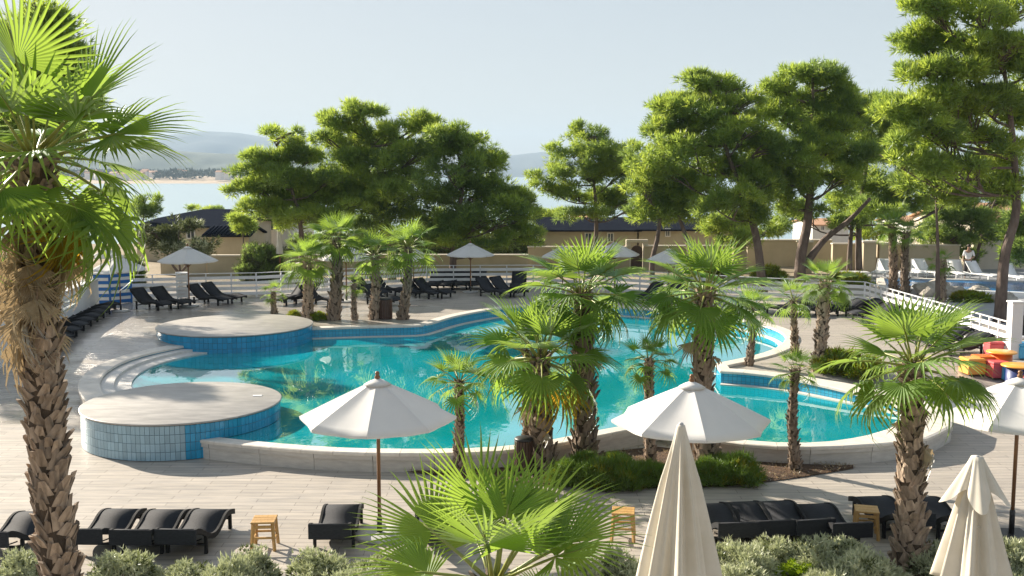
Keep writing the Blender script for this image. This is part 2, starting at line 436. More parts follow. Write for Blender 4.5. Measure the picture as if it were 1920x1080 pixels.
M['navy'] = mat('navy_leatherette', (.012, .03, .14), (.02, .045, .18), rough=.45, scale=4, bump=.05)
M['skin'] = mat('skin', (.32, .18, .12), (.38, .22, .15), rough=.5, scale=5, bump=0)
M['hair'] = mat('dark_hair', (.02, .014, .01), (.035, .022, .016), rough=.6, scale=30)
M['shirt'] = mat('white_shirt_cloth', (.68, .69, .72), (.76, .76, .78), rough=.9, scale=9, bump=.1)
M['trousers'] = mat('dark_trouser_cloth', (.03, .03, .035), (.05, .045, .05), rough=.9, scale=9, bump=.1)
M['hillfar'] = mat('far_hill_scrub', (.030, .048, .050), (.060, .078, .078), rough=1, scale=.008, bump=0, detail=8)
M['hillnear'] = mat('near_hill_woods', (.028, .052, .028), (.06, .085, .045), rough=1, scale=.03, bump=0, detail=8)
M['beach'] = mat('beach_strip', (.34, .26, .18), (.46, .37, .27), rough=1, scale=.05, bump=0)

def sea_material():
    m, nt, b = newmat('sea_water')
    b.inputs['Base Color'].default_value = (.30, .41, .46, 1); b.inputs['Roughness'].default_value = .32
    b.inputs['Specular IOR Level'].default_value = 1.0
    tc = nd(nt, 'ShaderNodeTexCoord')
    mp = nd(nt, 'ShaderNodeMapping'); mp.inputs['Scale'].default_value = (.05, .12, 1); nt.links.new(tc.outputs['Object'], mp.inputs[0])
    nz = nd(nt, 'ShaderNodeTexNoise', Scale=1.0, Detail=6); nt.links.new(mp.outputs[0], nz.inputs[0])
    bp = nd(nt, 'ShaderNodeBump', Strength=.25, Distance=.5); nt.links.new(nz.outputs['Fac'], bp.inputs['Height'])
    nt.links.new(bp.outputs[0], b.inputs['Normal'])
    return m
M['sea'] = sea_material()

# ------------------------------------------------------------------ pool outline
def resample(pts, step):
    """Catmull-Rom through pts, then even steps"""
    P = [Vector(p) for p in pts]
    ext = [P[0] * 2 - P[1]] + P + [P[-1] * 2 - P[-2]]
    fine = []
    for i in range(1, len(ext) - 2):
        p0, p1, p2, p3 = ext[i - 1:i + 3]
        for k in range(12):
            t = k / 12
            fine.append(.5 * ((2 * p1) + (p2 - p0) * t + (2 * p0 - 5 * p1 + 4 * p2 - p3) * t * t + (3 * p1 - p0 - 3 * p2 + p3) * t ** 3))
    fine.append(P[-1])
    L = [0]
    for a, b in zip(fine, fine[1:]): L.append(L[-1] + (b - a).length)
    n = max(1, round(L[-1] / step)); out = []; j = 0
    for k in range(n + 1):
        s = L[-1] * k / n
        while j < len(L) - 2 and L[j + 1] < s: j += 1
        t = (s - L[j]) / max(1e-9, L[j + 1] - L[j]); out.append(fine[j].lerp(fine[j + 1], min(1, max(0, t))))
    return out
WZ = .385                                   # water level
def path(l, z=None): return [PX(p[0], p[1], p[2] if len(p) > 2 else z) for p in l]
pA = path([(335, 807), (380, 816), (440, 823), (523, 831), (620, 838), (712, 841), (850, 841), (960, 835), (1040, 823), (1120, 807), (1200, 792), (1250, 781)], .42)
pB = path([(1250, 786), (1300, 806), (1360, 820), (1450, 829), (1550, 828), (1640, 812), (1695, 791)], .42) + \
     path([(1712, 779, .47), (1700, 765, .55), (1650, 748, .62), (1580, 730, .68), (1480, 708, .73), (1400, 698, .75), (1352, 695, .75)])
pT = path([(1352, 695), (1342, 681)], .75)
pC = path([(1342, 681), (1400, 669), (1440, 658), (1466, 645), (1474, 631), (1458, 618), (1420, 606), (1370, 596), (1280, 585), (1160, 575), (1060, 571), (960, 575), (900, 583), (850, 593), (805, 606), (780, 610), (690, 612), (560, 616)], .75)
pD = path([(372, 644), (333, 650), (270, 664), (222, 681), (193, 701), (186, 722), (200, 745), (225, 760)], .60)
DR1 = (PX(442, 608, .95), 2.62, .95)         # far platform: centre, radius, top
DR2 = (PX(343, 752, .82), 2.24, .82)         # near platform
inner = [resample(p, .45) for p in (pA, pB, pT, pC, pD)]
poly_in = []
for i, p in enumerate(inner):
    if i == 4: poly_in.append(DR1[0].copy())
    poly_in += p[:-1] if i in (1, 2) else p
poly_in.append(DR2[0].copy())
pin2 = [(p.x, p.y) for p in poly_in]
def inside(x, y, poly):
    c = False; n = len(poly); j = n - 1
    for i in range(n):
        xi, yi = poly[i]; xj, yj = poly[j]
        if (yi > y) != (yj > y) and x < (xj - xi) * (y - yi) / (yj - yi) + xi: c = not c
        j = i
    return c
area = sum(pin2[i][0] * pin2[(i + 1) % len(pin2)][1] - pin2[(i + 1) % len(pin2)][0] * pin2[i][1] for i in range(len(pin2)))
OUT = 1 if area > 0 else -1                  # outward normal side
def normals(p):
    r = []
    for i in range(len(p)):
        t = p[min(i + 1, len(p) - 1)] - p[max(0, i - 1)]; t.z = 0; t.normalize()
        r.append(Vector((t.y, -t.x, 0)) * OUT)
    return r
def offs(p, d):
    """offset outward by d (number or list)"""
    N = normals(p)
    return [q + n * (d[i] if hasattr(d, '__len__') else d) for i, (q, n) in enumerate(zip(p, N))]
widths = []
for i, p in enumerate(inner):
    if i == 0: widths.append([.34] * len(p))
    elif i == 1:
        w = []
        for k in range(len(p)):
            t = k / (len(p) - 1); w.append(.34 + .62 * sm(.30, .46, t) - .52 * sm(.62, .95, t))
        widths.append(w)
    elif i == 2: widths.append([.30] * len(p))
    elif i == 3: widths.append([.42] * len(p))
    else: widths.append([.52] * len(p))
mid = [offs(p, [w * .5 for w in widths[i]]) for i, p in enumerate(inner)]
hole = []
for i, p in enumerate(mid):
    if i == 4: hole.append(DR1[0].copy())
    hole += p
hole.append(DR2[0].copy())
hole2 = [(p.x, p.y) for p in hole]

def sheet(name, x0, x1, y0, y1, nx, ny, zf, mt, hole_poly=None, dense=None):
    pts = []; edges = []
    hx = [x0 + (x1 - x0) * i / nx for i in range(nx + 1)]; hy = [y0 + (y1 - y0) * j / ny for j in range(ny + 1)]
    if dense: hx = sorted(set(hx + dense[0])); hy = sorted(set(hy + dense[1]))
    for a in hx:
        for b in hy: pts.append(Vector((a, b)))
    if hole_poly:
        b0 = len(pts); n = len(hole_poly)
        pts += [Vector(p) for p in hole_poly]
        edges = [(b0 + i, b0 + (i + 1) % n) for i in range(n)]
    V, E_, F, *_ = geometry.delaunay_2d_cdt(pts, edges, [], 0, 1e-4)
    FF = []
    for f in F:
        c = sum((V[i] for i in f), Vector((0, 0))) / len(f)
        if hole_poly and inside(c.x, c.y, hole_poly): continue
        a = (V[f[1]] - V[f[0]]).cross(V[f[2]] - V[f[0]])
        FF.append(tuple(f) if a > 0 else tuple(f)[::-1])
    me = bpy.data.meshes.new(name)
    me.from_pydata([(v.x, v.y, zf(v.x, v.y)) for v in V], [], FF)
    me.materials.append(mt); me.update()
    o = inst(name, me); o['kind'] = 'structure'
    return o
def rng(a, b, s):
    r = []; x = a
    while x <= b + 1e-6: r.append(round(x, 4)); x += s
    return r
# deck outline: everything inside the fence; the ground sheet lies a little lower all round it
DX0, DX1, DY0, DY1 = -24.0, 24.0, 8.0, 52.0
sheet('pool_deck', DX0, DX1, DY0, DY1, 24, 40, gz, M['deck'], hole2)
def ground_z(x, y):
    z = gz(x, y) - .03
    if DX0 < x < DX1 and DY0 < y < DY1: return z
    z += .02
    t = lin(80, 150, y); z = z * (1 - t) + (-9.0) * t
    return z
sheet('ground', -900, 900, -400, 420, 16, 8, ground_z, M['earth'], hole2, dense=(rng(-60, 60, 4) + [DX0 + .01, DX1 - .01], rng(0, 160, 5) + [23.2, 28.5, 34.0]))
me = MB().add([(-9000, 130, -6), (9000, 130, -6), (9000, 14000, -6), (-9000, 14000, -6)], [(0, 1, 2, 3)]).build('sea', M['sea']); me['kind'] = 'structure'
# water surface
wv, we, wf, *_ = geometry.delaunay_2d_cdt([Vector(p) for p in hole2], [(i, (i + 1) % len(hole2)) for i in range(len(hole2))], [], 1, 1e-4)
wme = bpy.data.meshes.new('water')
wme.from_pydata([(v.x, v.y, WZ) for v in wv], [], [tuple(f) if (wv[f[1]] - wv[f[0]]).cross(wv[f[2]] - wv[f[0]]) > 0 else tuple(f)[::-1] for f in wf])
wme.materials.append(M['water']); wme.update()
inst('water', wme)['kind'] = 'structure'

# ------------------------------------------------------------------ the swimming pool and its stones
pool = empty('swimming_pool', (0, 30, 0), 0, 'large curving turquoise swimming pool edged with cream stone coping', 'swimming pool')
pool_off = Matrix.Translation((0, -30, 0))
def sub(v): return Vector((v[0], v[1] - 30, v[2]))
fme = bpy.data.meshes.new('pool_floor')
fme.from_pydata([(v.x, v.y - 30, -.45) for v in wv], [], [tuple(f) if (wv[f[1]] - wv[f[0]]).cross(wv[f[2]] - wv[f[0]]) > 0 else tuple(f)[::-1] for f in wf])
fme.materials.append(M['floortile']); fme.update(); inst('pool_floor', fme, pool)
def ribbon(name, p, z_top, z_bot, m, parent, flip=False):
    """vertical wall below a path with UV = (run, height)"""
    V = []; F = []; U = []; s = 0
    for i, q in enumerate(p):
        if i: s += (Vector((q.x, q.y)) - Vector((p[i - 1].x, p[i - 1].y))).length
        zt = z_top(q) if callable(z_top) else z_top
        V += [(q.x, q.y - 30, zt), (q.x, q.y - 30, z_bot)]; U += [(s, zt), (s, z_bot)]
    for i in range(len(p) - 1): F.append((2 * i, 2 * i + 1, 2 * i + 3, 2 * i + 2))
    me = bpy.data.meshes.new(name); me.from_pydata(V, [], F); me.materials.append(m)
    uv = me.uv_layers.new(name='UVMap')
    for pl in me.polygons:
        for li, vi in zip(pl.loop_indices, pl.vertices): uv.data[li].uv = U[vi]
    me.update(); return inst(name, me, parent)
for i, p in enumerate(inner):
    zt = lambda q: q.z - .03
    ribbon('pool_wall', offs(p, .02), zt, -.46, M['walltile'], pool)
    # coping: bullnosed stones butted with fine joints
    q = resample([tuple(v) for v in p], .62 if i else .7)
    wd = [widths[i][min(len(widths[i]) - 1, round(k * (len(widths[i]) - 1) / (len(q) - 1)))] for k in range(len(q))]
    a = offs(q, -.025); bq = offs(q, wd)
    zz = .003 if i == 2 else 0
    for k in range(len(q) - 1):
        g = .006
        A0 = a[k].lerp(a[k + 1], g); A1 = a[k].lerp(a[k + 1], 1 - g); B0 = bq[k].lerp(bq[k + 1], g); B1 = bq[k].lerp(bq[k + 1], 1 - g)
        V = []
        for (dz, e) in ((-.07, 0), (-.018, 0), (0, .06)):
            for P_, Q_ in ((A0, B0), (A1, B1), (B1, A1), (B0, A0)):
                v = P_.lerp(Q_, e); V.append((v.x, v.y - 30, v.z + dz + zz + random.uniform(-.0012, .0012)))
        F = [(0, 1, 2, 3)[::-1], (8, 9, 10, 11)]
        for r in range(2):
            for c in range(4): F.append((r * 4 + c, r * 4 + (c + 1) % 4, r * 4 + 4 + (c + 1) % 4, r * 4 + 4 + c))
        mb = MB().add(V, F); me_ = mb.mesh('coping_stone', M['coping'])
        bm = bmesh.new(); bm.from_mesh(me_); bmesh.ops.recalc_face_normals(bm, faces=bm.faces); bm.to_mesh(me_); bm.free()
        inst('coping_stone', me_, pool)
    # outer facing panels under the coping where the rim stands above the deck
    if i in (0, 1, 4):
        qq = resample([tuple(v) for v in p], 1.25)
        wd = [widths[i][min(len(widths[i]) - 1, round(k * (len(widths[i]) - 1) / (len(qq) - 1)))] for k in range(len(qq))]
        oo = offs(qq, [w - .035 for w in wd]); ob = offs(qq, [w + .03 for w in wd])
        for k in range(len(qq) - 1):
            z0 = gz(oo[k].x, oo[k].y)
            if z0 > oo[k].z - .09: continue
            for (src, t0, t1, d) in ((oo, -.072, -.16, .03), (oo, -.165, None, 0)):
                A0 = oo[k].lerp(oo[k + 1], .004); A1 = oo[k].lerp(oo[k + 1], .996)
                n = (normals([A0, A1])[0]) * 1.0
                V = []
                zb = lambda v: (v.z + t1) if t1 is not None else gz(v.x, v.y) - .05
                for v in (A0, A1):
                    for (dd, z) in ((-.08, v.z + t0), (d, v.z + t0), (d, zb(v)), (-.08, zb(v))):
                        w = v + n * dd; V.append((w.x, w.y - 30, z))
                F = [(0, 1, 2, 3), (7, 6, 5, 4), (0, 4, 5, 1), (1, 5, 6, 2), (2, 6, 7, 3), (3, 7, 4, 0)]
                me_ = MB().add(V, F).mesh('facing_panel', M['facing'])
                bm = bmesh.new(); bm.from_mesh(me_); bmesh.ops.recalc_face_normals(bm, faces=bm.faces); bm.to_mesh(me_); bm.free()
                inst('facing_panel', me_, pool)
# overflow ledge just above the water on the high back walls
for i in (1, 3):
    p = inner[i]
    if i == 1: p = p[int(len(p) * .52):]
    a = offs(p, .0); b = offs(p, -.20)
    V = []; F = []
    for k in range(len(p)):
        V += [(a[k].x, a[k].y - 30, WZ + .022), (b[k].x, b[k].y - 30, WZ + .022), (b[k].x, b[k].y - 30, WZ - .10)]
    for k in range(len(p) - 1):
        F += [(3 * k, 3 * k + 3, 3 * k + 4, 3 * k + 1), (3 * k + 1, 3 * k + 4, 3 * k + 5, 3 * k + 2)]
    MB().add(V, F).build('overflow_ledge', M['coping'], pool)
# curved entry steps on the left
for k, (d0, d1, z) in enumerate(((0, .36, .50), (.36, .80, .425), (.80, 1.25, .25), (1.25, 1.7, .06), (1.7, 2.15, -.15))):
    p = inner[4]
    a = offs(p, -d0 + .02); b = offs(p, -d1)
    V = []; F = []
    for j in range(len(p)):
        V += [(a[j].x, a[j].y - 30, z), (b[j].x, b[j].y - 30, z), (b[j].x, b[j].y - 30, z - .25)]
    for j in range(len(p) - 1):
        F += [(3 * j, 3 * j + 3, 3 * j + 4, 3 * j + 1), (3 * j + 1, 3 * j + 4, 3 * j + 5, 3 * j + 2)]
    MB().add(V, F).build('step', M['step'], pool)

# ------------------------------------------------------------------ round tiled platforms
def tile_mesh(w, h, m, name):
    return MB().box(-w / 2, w / 2, 0, .014, 0, h, bev=.0035).mesh(name, m)
def platform(c, R, top, label, tw, th, z0, pale, vis):
    o = empty('pool_platform', (c.x, c.y, z0), 0, label, 'platform', 'round tiled platforms in the pool')
    MB().lathe([(R - .02, 0), (R - .02, top - z0 - .05)], 96).build('core', M['grout'], o)
    MB().lathe([(R + .005, top - z0 - .045), (R + .025, top - z0 - .035), (R + .025, top - z0 - .008), (R + .005, top - z0)], 128).build('top_slab', M['platform'], o)
    n = int(2 * math.pi * R / tw); rows = round((top - z0 - .05) / th)
    tp = tile_mesh(tw - .008, th - .008, M['tile_pale'], 'tile'); tb = tile_mesh(tw - .008, th - .008, M['tile_blue'], 'tile')
    rest = MB(); cnt = 0
    for r in range(rows):
        for k in range(n):
            a = 2 * math.pi * k / n
            deg = math.degrees(a) - 360 if a > math.pi else math.degrees(a)
            z = top - z0 - .05 - (r + 1) * th
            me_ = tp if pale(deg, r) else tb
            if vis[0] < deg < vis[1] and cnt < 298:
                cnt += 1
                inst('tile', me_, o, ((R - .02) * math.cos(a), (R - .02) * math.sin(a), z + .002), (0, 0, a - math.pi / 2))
            else:
                T = Matrix.Translation(((R - .02) * math.cos(a), (R - .02) * math.sin(a), z + .002)) @ Matrix.Rotation(a - math.pi / 2, 4, 'Z')
                rest.box(-tw / 2 + .004, tw / 2 - .004, 0, .012, 0, th - .008, 0 if me_ is tp else 1, T)
    rest.build('tile_lining', [M['tile_pale'], M['tile_blue']], o)['kind'] = 'stuff'
    return o
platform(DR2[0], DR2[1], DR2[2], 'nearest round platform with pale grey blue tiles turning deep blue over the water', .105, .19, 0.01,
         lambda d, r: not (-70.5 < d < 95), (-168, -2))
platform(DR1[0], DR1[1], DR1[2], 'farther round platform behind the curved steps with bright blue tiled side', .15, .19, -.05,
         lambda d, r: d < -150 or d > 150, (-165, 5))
p = PX(483, 742, .822)
tag(MB().box(-.11, .11, -.06, .06, 0, .012, bev=.004).build('folded_towel', M['plasticwhite'], None, (p.x, p.y, .821), (0, 0, .1)), 'small white folded cloth lying on the nearest round platform', 'towel')

# soil bed along the near rim
bedf = [PG(*q) for q in ((738, 884), (850, 896), (960, 906), (1050, 914), (1150, 918), (1260, 918), (1360, 914), (1430, 906), (1510, 895), (1600, 880))]
bedb = [PG(*q) for q in ((738, 880), (850, 876), (960, 868), (1050, 858), (1150, 846), (1230, 838), (1330, 850), (1430, 862), (1510, 870), (1600, 876))]
V = []; F = []
N_ = len(bedf)
for k in range(N_):
    for j in range(5):
        v = bedf[k].lerp(bedb[k], j / 4); V.append((v.x, v.y, .006 + .05 * math.sin(math.pi * j / 4) + random.uniform(0, .02)))
for k in range(N_ - 1):
    for j in range(4): F.append((k * 5 + j, (k + 1) * 5 + j, (k + 1) * 5 + j + 1, k * 5 + j + 1))
MB().add(V, F, smooth=True).build('soil_bed', M['soil'])['kind'] = 'structure'

# ------------------------------------------------------------------ fence of white slats
def fence_run(a, b, label, n=None, h=1.06):
    a = Vector(a); b = Vector(b)
    za, zb = gz(a.x, a.y), gz(b.x, b.y)
    o = empty('slat_fence', (a.x, a.y, za), math.atan2(b.y - a.y, b.x - a.x), label, 'fence', 'white slat fence round the pool deck')
    L = math.hypot(b.x - a.x, b.y - a.y); n = n or max(1, round(L / 1.25)); st = L / n
    post = MB().box(-.025, .025, -.03, .03, -.02, h + .0, bev=.005).mesh('post', M['fencewhite'])
    slat = MB().box(.027, st - .027, -.014, .014, 0, .135, bev=.004).mesh('slat', M['fencewhite'])
    rail = MB().box(0, st, -.035, .035, 0, .03, bev=.004).mesh('top_rail', M['fencewhite'])
    sl = (zb - za) / L
    for k in range(n + 1): inst('post', post, o, (k * st, 0, sl * k * st))
    for k in range(n):
        for j in range(4): inst('slat', slat, o, (k * st, 0, .10 + j * .235 + sl * k * st), (0, -math.atan(sl), 0))
        inst('top_rail', rail, o, (k * st, 0, h + .002 + sl * k * st), (0, -math.atan(sl), 0))
    return o
def topat(px, py): # fence top at this pixel -> ground point
    return PX(px, py, .7 + 1.09)
F0 = [topat(232, 516), topat(338, 513.5), topat(480, 511), topat(617, 505), topat(800, 497.5), topat(1000, 496.5), topat(1200, 508), topat(1420, 520), topat(1622, 528), topat(1892, 603)]
FL = ['white slat fence run between the striped booth and the slatted corner pillar', 'white slat fence run just right of the slatted corner pillar, behind the paired loungers',
      'white slat fence run behind the small far-left palms', 'white slat fence run behind the two tallest far-left palms', 'white slat fence run behind the row of four black loungers',
      'white slat fence run hidden behind the crown of the tall middle palm', 'white slat fence run between the tall middle palms in front of the long ochre wall',
      'white slat fence run behind the thin palms at right, below the pines', 'white slat fence run slanting down to the white pillar at right']
for k in range(9): fence_run(F0[k], F0[k + 1], FL[k], n=(20 if k == 8 else None))
# slatted corner pillar
p = F0[1]; o = empty('fence_pillar', (p.x + .15, p.y - .25, gz(p.x, p.y)), .3, 'square white slatted pillar at the bend of the fence beside a parasol', 'pillar')
for sx in (-1, 1):
    for sy in (-1, 1): MB().box(sx * .22 - .03, sx * .22 + .03, sy * .22 - .03, sy * .22 + .03, 0, 1.14, bev=.005).build('post', M['fencewhite'], o)
for j in range(6):
    for s in (-1, 1):
        MB().box(-.19, .19, s * .22 - .012, s * .22 + .012, .1 + j * .17, .2 + j * .17, bev=.004).build('slat', M['fencewhite'], o)
        MB().box(s * .22 - .012, s * .22 + .012, -.19, .19, .1 + j * .17, .2 + j * .17, bev=.004).build('slat', M['fencewhite'], o)
MB().box(-.27, .27, -.27, .27, 1.142, 1.18, bev=.01).build('cap', M['fencewhite'], o)
# white gate pillar at right
p = F0[9]; o = empty('gate_pillar', (p.x + .12, p.y - .1, gz(p.x, p.y)), 0, 'tall plain white square pillar where the slat fence ends at right', 'pillar')
MB().box(-.16, .16, -.16, .16, 0, 1.66, bev=.01).build('shaft', M['wallwhite'], o)
MB().box(-.19, .19, -.19, .19, 1.662, 1.72, bev=.012).build('cap', M['wallwhite'], o)

# ------------------------------------------------------------------ white side wall and striped booth at left
WT = 1.95
wa = PX(178, 521, WT); wb = PX(-60, 612, WT)
o = empty('side_wall', (wa.x, wa.y, 0), math.atan2(wb.y - wa.y, wb.x - wa.x), 'low whitewashed wall running toward the camera behind the left row of loungers', 'wall')
L = (wb - wa).length
MB().box(0, L, -.12, .12, -.1, WT - .09, bev=.01).build('wall', M['wallwhite'], o)
nst = 12
for k in range(nst): MB().box(k * L / nst + .004, (k + 1) * L / nst - .004, -.16, .16, WT - .088, WT - .02, bev=.012).build('coping_stone', M['wallwhite'], o)
pb = PG(207, 571); o = empty('striped_booth', (pb.x, pb.y, pb.z), R_(24), 'blue and white striped slatted booth counter at the end of the white wall', 'booth')
wL, wR, bh = .62, .92, 1.27
T1 = Matrix.Rotation(math.pi, 4, 'Z') @ Matrix.Rotation(R_(-20), 4, 'Z'); T2 = Matrix.Rotation(R_(22), 4, 'Z')
for (T, w_) in ((T1, wL), (T2, wR)):
    for x in (0, w_):
        MB().box(x - .035, x + .035, -.035, .035, 0, bh, bev=.006, T=T).build('post', M['bluepaint'], o)
    for j in range(9):
        z = .04 + j * .136
        MB().box(.037, w_ - .037, -.02 - (.012 if j % 2 == 0 else 0), .02, z, z + .132, bev=.006, T=T if T is T2 else T @ Matrix.Diagonal((1, -1, 1, 1))).build('slat', M['fencewhite'] if j % 2 else M['bluepaint'], o)
    MB().box(.04, w_ - .04, .03, .06, .02, bh - .01, T=T if T is T2 else T @ Matrix.Diagonal((1, -1, 1, 1))).build('back_board', M['bluepaint'], o)
mb = MB(); c0 = T1 @ Vector((wL + .06, -.06 if False else .06, 0)); 
P3 = [T1 @ Vector((wL + .08, .08, 0)), Vector((0, -.1, 0)), T2 @ Vector((wR + .08, -.08, 0)), T2 @ Vector((wR, 0, 0)) + Vector((-.35, .9, 0)), T1 @ Vector((wL, 0, 0)) + Vector((.25, .9, 0))]
V = [(v.x, v.y, bh + .002) for v in P3] + [(v.x, v.y, bh + .052) for v in P3]
F = [(4, 3, 2, 1, 0), (5, 6, 7, 8, 9)] + [(i, (i + 1) % 5, 5 + (i + 1) % 5, 5 + i) for i in range(5)]
mb.add(V, F).build('countertop', M['wallwhite'], o)

# ------------------------------------------------------------------ parasols
def make_parasol(R=1.32, h=2.78, pole=None, label='', base='round', fold=1.0, drop=.62):
    o = empty('parasol', (0, 0, 0)); N = 8; ph = R_(22.5)
    MB().tube([(0, 0, .05), (0, 0, h * .5), (0, 0, h - .06)], .032, 12).build('pole', M['wood'], o)
    MB().lathe([(.012, h - .08), (.045, h - .05), (.05, h - .02), (.03, h), (.04, h + .03), (.03, h + .06), (.005, h + .07)], 12).build('finial', M['wood'], o)
    # one canopy gore between two ribs, sagging between them, with a hem
    nr, nc = 9, 9; V = []; F = []
    e = h - .08
    for i in range(nr + 1):
        t = i / nr; r = .03 + (R - .03) * t
        for j in range(nc + 1):
            u = j / nc; a = -math.pi / N + 2 * math.pi / N * u
            rr = r * math.cos(math.pi / N) / math.cos(a) if True else r
            sag = .045 * math.sin(math.pi * u) * t * (1.2 - t) * 1.6 + .02 * t * math.sin(math.pi * u)
            rr *= 1 - .035 * math.sin(math.pi * u) * t
            V.append((rr * math.cos(a), rr * math.sin(a), e - drop * (t ** 1.06) - sag + .007 * t * math.sin(9 * u + 4 * t) * math.sin(math.pi * u)))
    W = nc + 1
    for i in range(nr):
        for j in range(nc): F.append((i * W + j, (i + 1) * W + j, (i + 1) * W + j + 1, i * W + j + 1))
    b = len(V)
    for j in range(nc + 1):
        v = V[nr * W + j]; V.append((v[0] * .995, v[1] * .995, v[2] - .045))
    for j in range(nc): F.append((nr * W + j, b + j, b + j + 1, nr * W + j + 1))
    gore = MB().add(V, F, smooth=True).mesh('canopy_panel', M['fabric'])
    for k in range(N): inst('canopy_panel', gore, o, (0, 0, 0), (0, 0, math.pi / N + 2 * math.pi * k / N + ph - math.pi / N))
    rib = MB().bar((.04, 0, e - .03), (R * .985 , 0, e - drop - .04), .018, .028).mesh('rib', M['wood'])
    strut = MB().bar((.05, 0, h - .95), (R * .52, 0, e - drop * .5 - .06), .014, .02).mesh('strut', M['wood'])
    for k in range(N):
        a = 2 * math.pi * k / N + ph - math.pi / N
        inst('rib', rib, o, (0, 0, 0), (0, 0, a)); inst('strut', strut, o, (0, 0, 0), (0, 0, a))
    MB().lathe([(.05, h - 1.0), (.065, h - .98), (.065, h - .91), (.05, h - .89)], 12).build('hub', M['wood'], o)
    vent = MB().lathe([(.035, e + .025), (.12, e - .01), (.24, e - .075)][::-1], 8).mesh('vent_cap', M['fabric'])
    vc = inst('vent_cap', vent, o, (0, 0, 0), (0, 0, 0))
    if base == 'round':
        MB().lathe([(.40, 0), (.42, .01), (.42, .06), (.40, .075), (.08, .08)], 32).build('base', M['concrete'], o)
        MB().lathe([(.045, .081), (.045, .34), (.036, .36)], 12).build('socket', M['iron'], o)
    else:
        MB().box(-.28, .28, -.28, .28, 0, .02, bev=.004).build('base', M['iron'], o)
        MB().lathe([(.045, .021), (.045, .42), (.036, .44)], 12).build('socket', M['iron'], o)
    return o
proto_par = make_parasol()
par_big = make_parasol(base='plate')
used = {}
def put(proto, loc, rz, label, cat, group, sc=1.0):
    k = proto.name
    o = proto if k not in used else copy_tree(proto); used[k] = 1
    o.location = loc; o.rotation_euler = (0, 0, rz); o.scale = (sc,) * 3
    return tag(o, label, cat, group)
GP = 'white parasols open over the pool deck'
def parasol(px, top, foot, label, proto=None, sc=1.0, rz=0):
    p = PG(px, foot)
    return put(proto or proto_par, p, rz, label, 'parasol', GP, sc)
parasol(712, 705, 1006, 'open white parasol nearest the round platforms, on a round concrete base')
parasol(1291, 708, 1016, 'open white parasol behind the furled cream one, between the two pool basins', sc=1.0)
parasol(1896, 722, 1003, 'open white parasol cut by the right edge, on a flat metal plate beside the path', par_big)
def far_parasol(px, top, D, label, hgt=2.78, rz=0):
    p = PD(px, top, D); z = gz(p.x, p.y)
    return put(proto_par, (p.x, p.y, z), rz, label, 'parasol', GP, (p.z - z) / 2.86)
far_parasol(351, 456, 41.5, 'open white parasol beside the slatted corner pillar of the fence', rz=.2)
far_parasol(222, 474, 40.0, 'open white parasol in front of the striped booth, half hidden by dead palm leaves')
far_parasol(200, 462, 50, 'distant white parasol peeking over the striped booth behind the hanging dead leaves')
far_parasol(648, 453, 43, 'open white parasol between the tallest far-left palm and its right neighbour', rz=.1)
far_parasol(775, 461, 46, 'open white parasol partly hidden by the rightmost of the far-left palms', rz=.3)
far_parasol(882, 451, 46.5, 'open white parasol standing clear over the row of four black loungers')
far_parasol(1055, 456, 47, 'white parasol peeking out left of the tall middle palm crown', rz=.3)
far_parasol(1153, 449, 46, 'white parasol peeking out right of the tall middle palm crown, near the brown door', rz=.1)
far_parasol(1255, 461, 44, 'white parasol half hidden behind the tall palm at the right-hand pool bend', rz=.2)

def furled(px, top, D, R, h, clen, skirt, label, seed, cream='cream', vent=False):
    p = PD(px, top, D); z0 = p.z - h
    o = empty('furled_parasol', (p.x, p.y, gz(p.x, p.y)), 0, label, 'parasol')
    zz = z0 - gz(p.x, p.y); H_ = h
    rs = random.Random(seed); phs = [rs.uniform(0, 6.28) for _ in range(6)]
    def fn(a, z):
        t = min(1, max(0, (zz + h - z) / clen))
        s = .20 * math.cos(8 * a + phs[0] + .5 * math.sin(2 * a + phs[1])) + .10 * math.cos(13 * a + phs[2] + 1.5 * t) + .07 * math.cos(5 * a + phs[3] - 2 * t) + .05 * math.cos(21 * a + phs[4])
        return 1 + s * min(1, t * 3.0)
    prof = []
    for k in range(27):
        t = k / 26
        r = .055 + (R - .055) * (t ** .92) * (1 if not skirt else 1)
        prof.append((r, zz + h - .03 - t * clen))
    top_ = [(.02, zz + h), (.05, zz + h - .008)]
    MB().lathe((top_ + prof)[::-1], 96, fn=fn).build('furled_canopy', M[cream], o)
    MB().tube([(0, 0, 0), (0, 0, zz + h - .1)], .04, 12).build('pole', M['wood'], o)
    MB().lathe([(.035, zz + h - .02), (.03, zz + h + .02), (.01, zz + h + .03)], 10).build('finial', M['concrete'], o)
    MB().lathe([(.45, 0), (.45, .08), (.1, .1)], 24).build('base', M['concrete'], o)
    if vent:
        # loose upper flap with hanging corners
        V = []; F = []; n = 96; m = 12
        for i in range(m + 1):
            t = i / m
            for k in range(n):
                a = 2 * math.pi * k / n
                c4_ = math.cos(4 * a + .9)
                lobe = .5 + .5 * c4_
                r = .075 + (.13 + .22 * lobe) * t ** 1.1 + .020 * math.cos(12 * a + 2) * t
                z = zz + h + .01 - (.05 * t + (.36 + .22 * lobe) * t ** 1.05)
                if i == 0: z = zz + h + .012
                V.append((r * math.cos(a), r * math.sin(a), z))
        for i in range(m):
            for k in range(n): F.append((i * n + k, (i + 1) * n + k, (i + 1) * n + (k + 1) % n, i * n + (k + 1) % n))
        F.append(tuple(range(n)))
        MB().add(V, F, smooth=True).build('top_flap', M[cream], o)
    if vent:
        MB().tube([(.19 * math.cos(a) , .19 * math.sin(a), zz + h - .86) for a in [2 * math.pi * k / 16 for k in range(17)]], .012, 6).build('tie_strap', M[cream], o)
    return o
furled(1277, 796, 12.6, .46, 2.7, 2.15, False, 'furled cream parasol with long narrow folds in the foreground', 3)
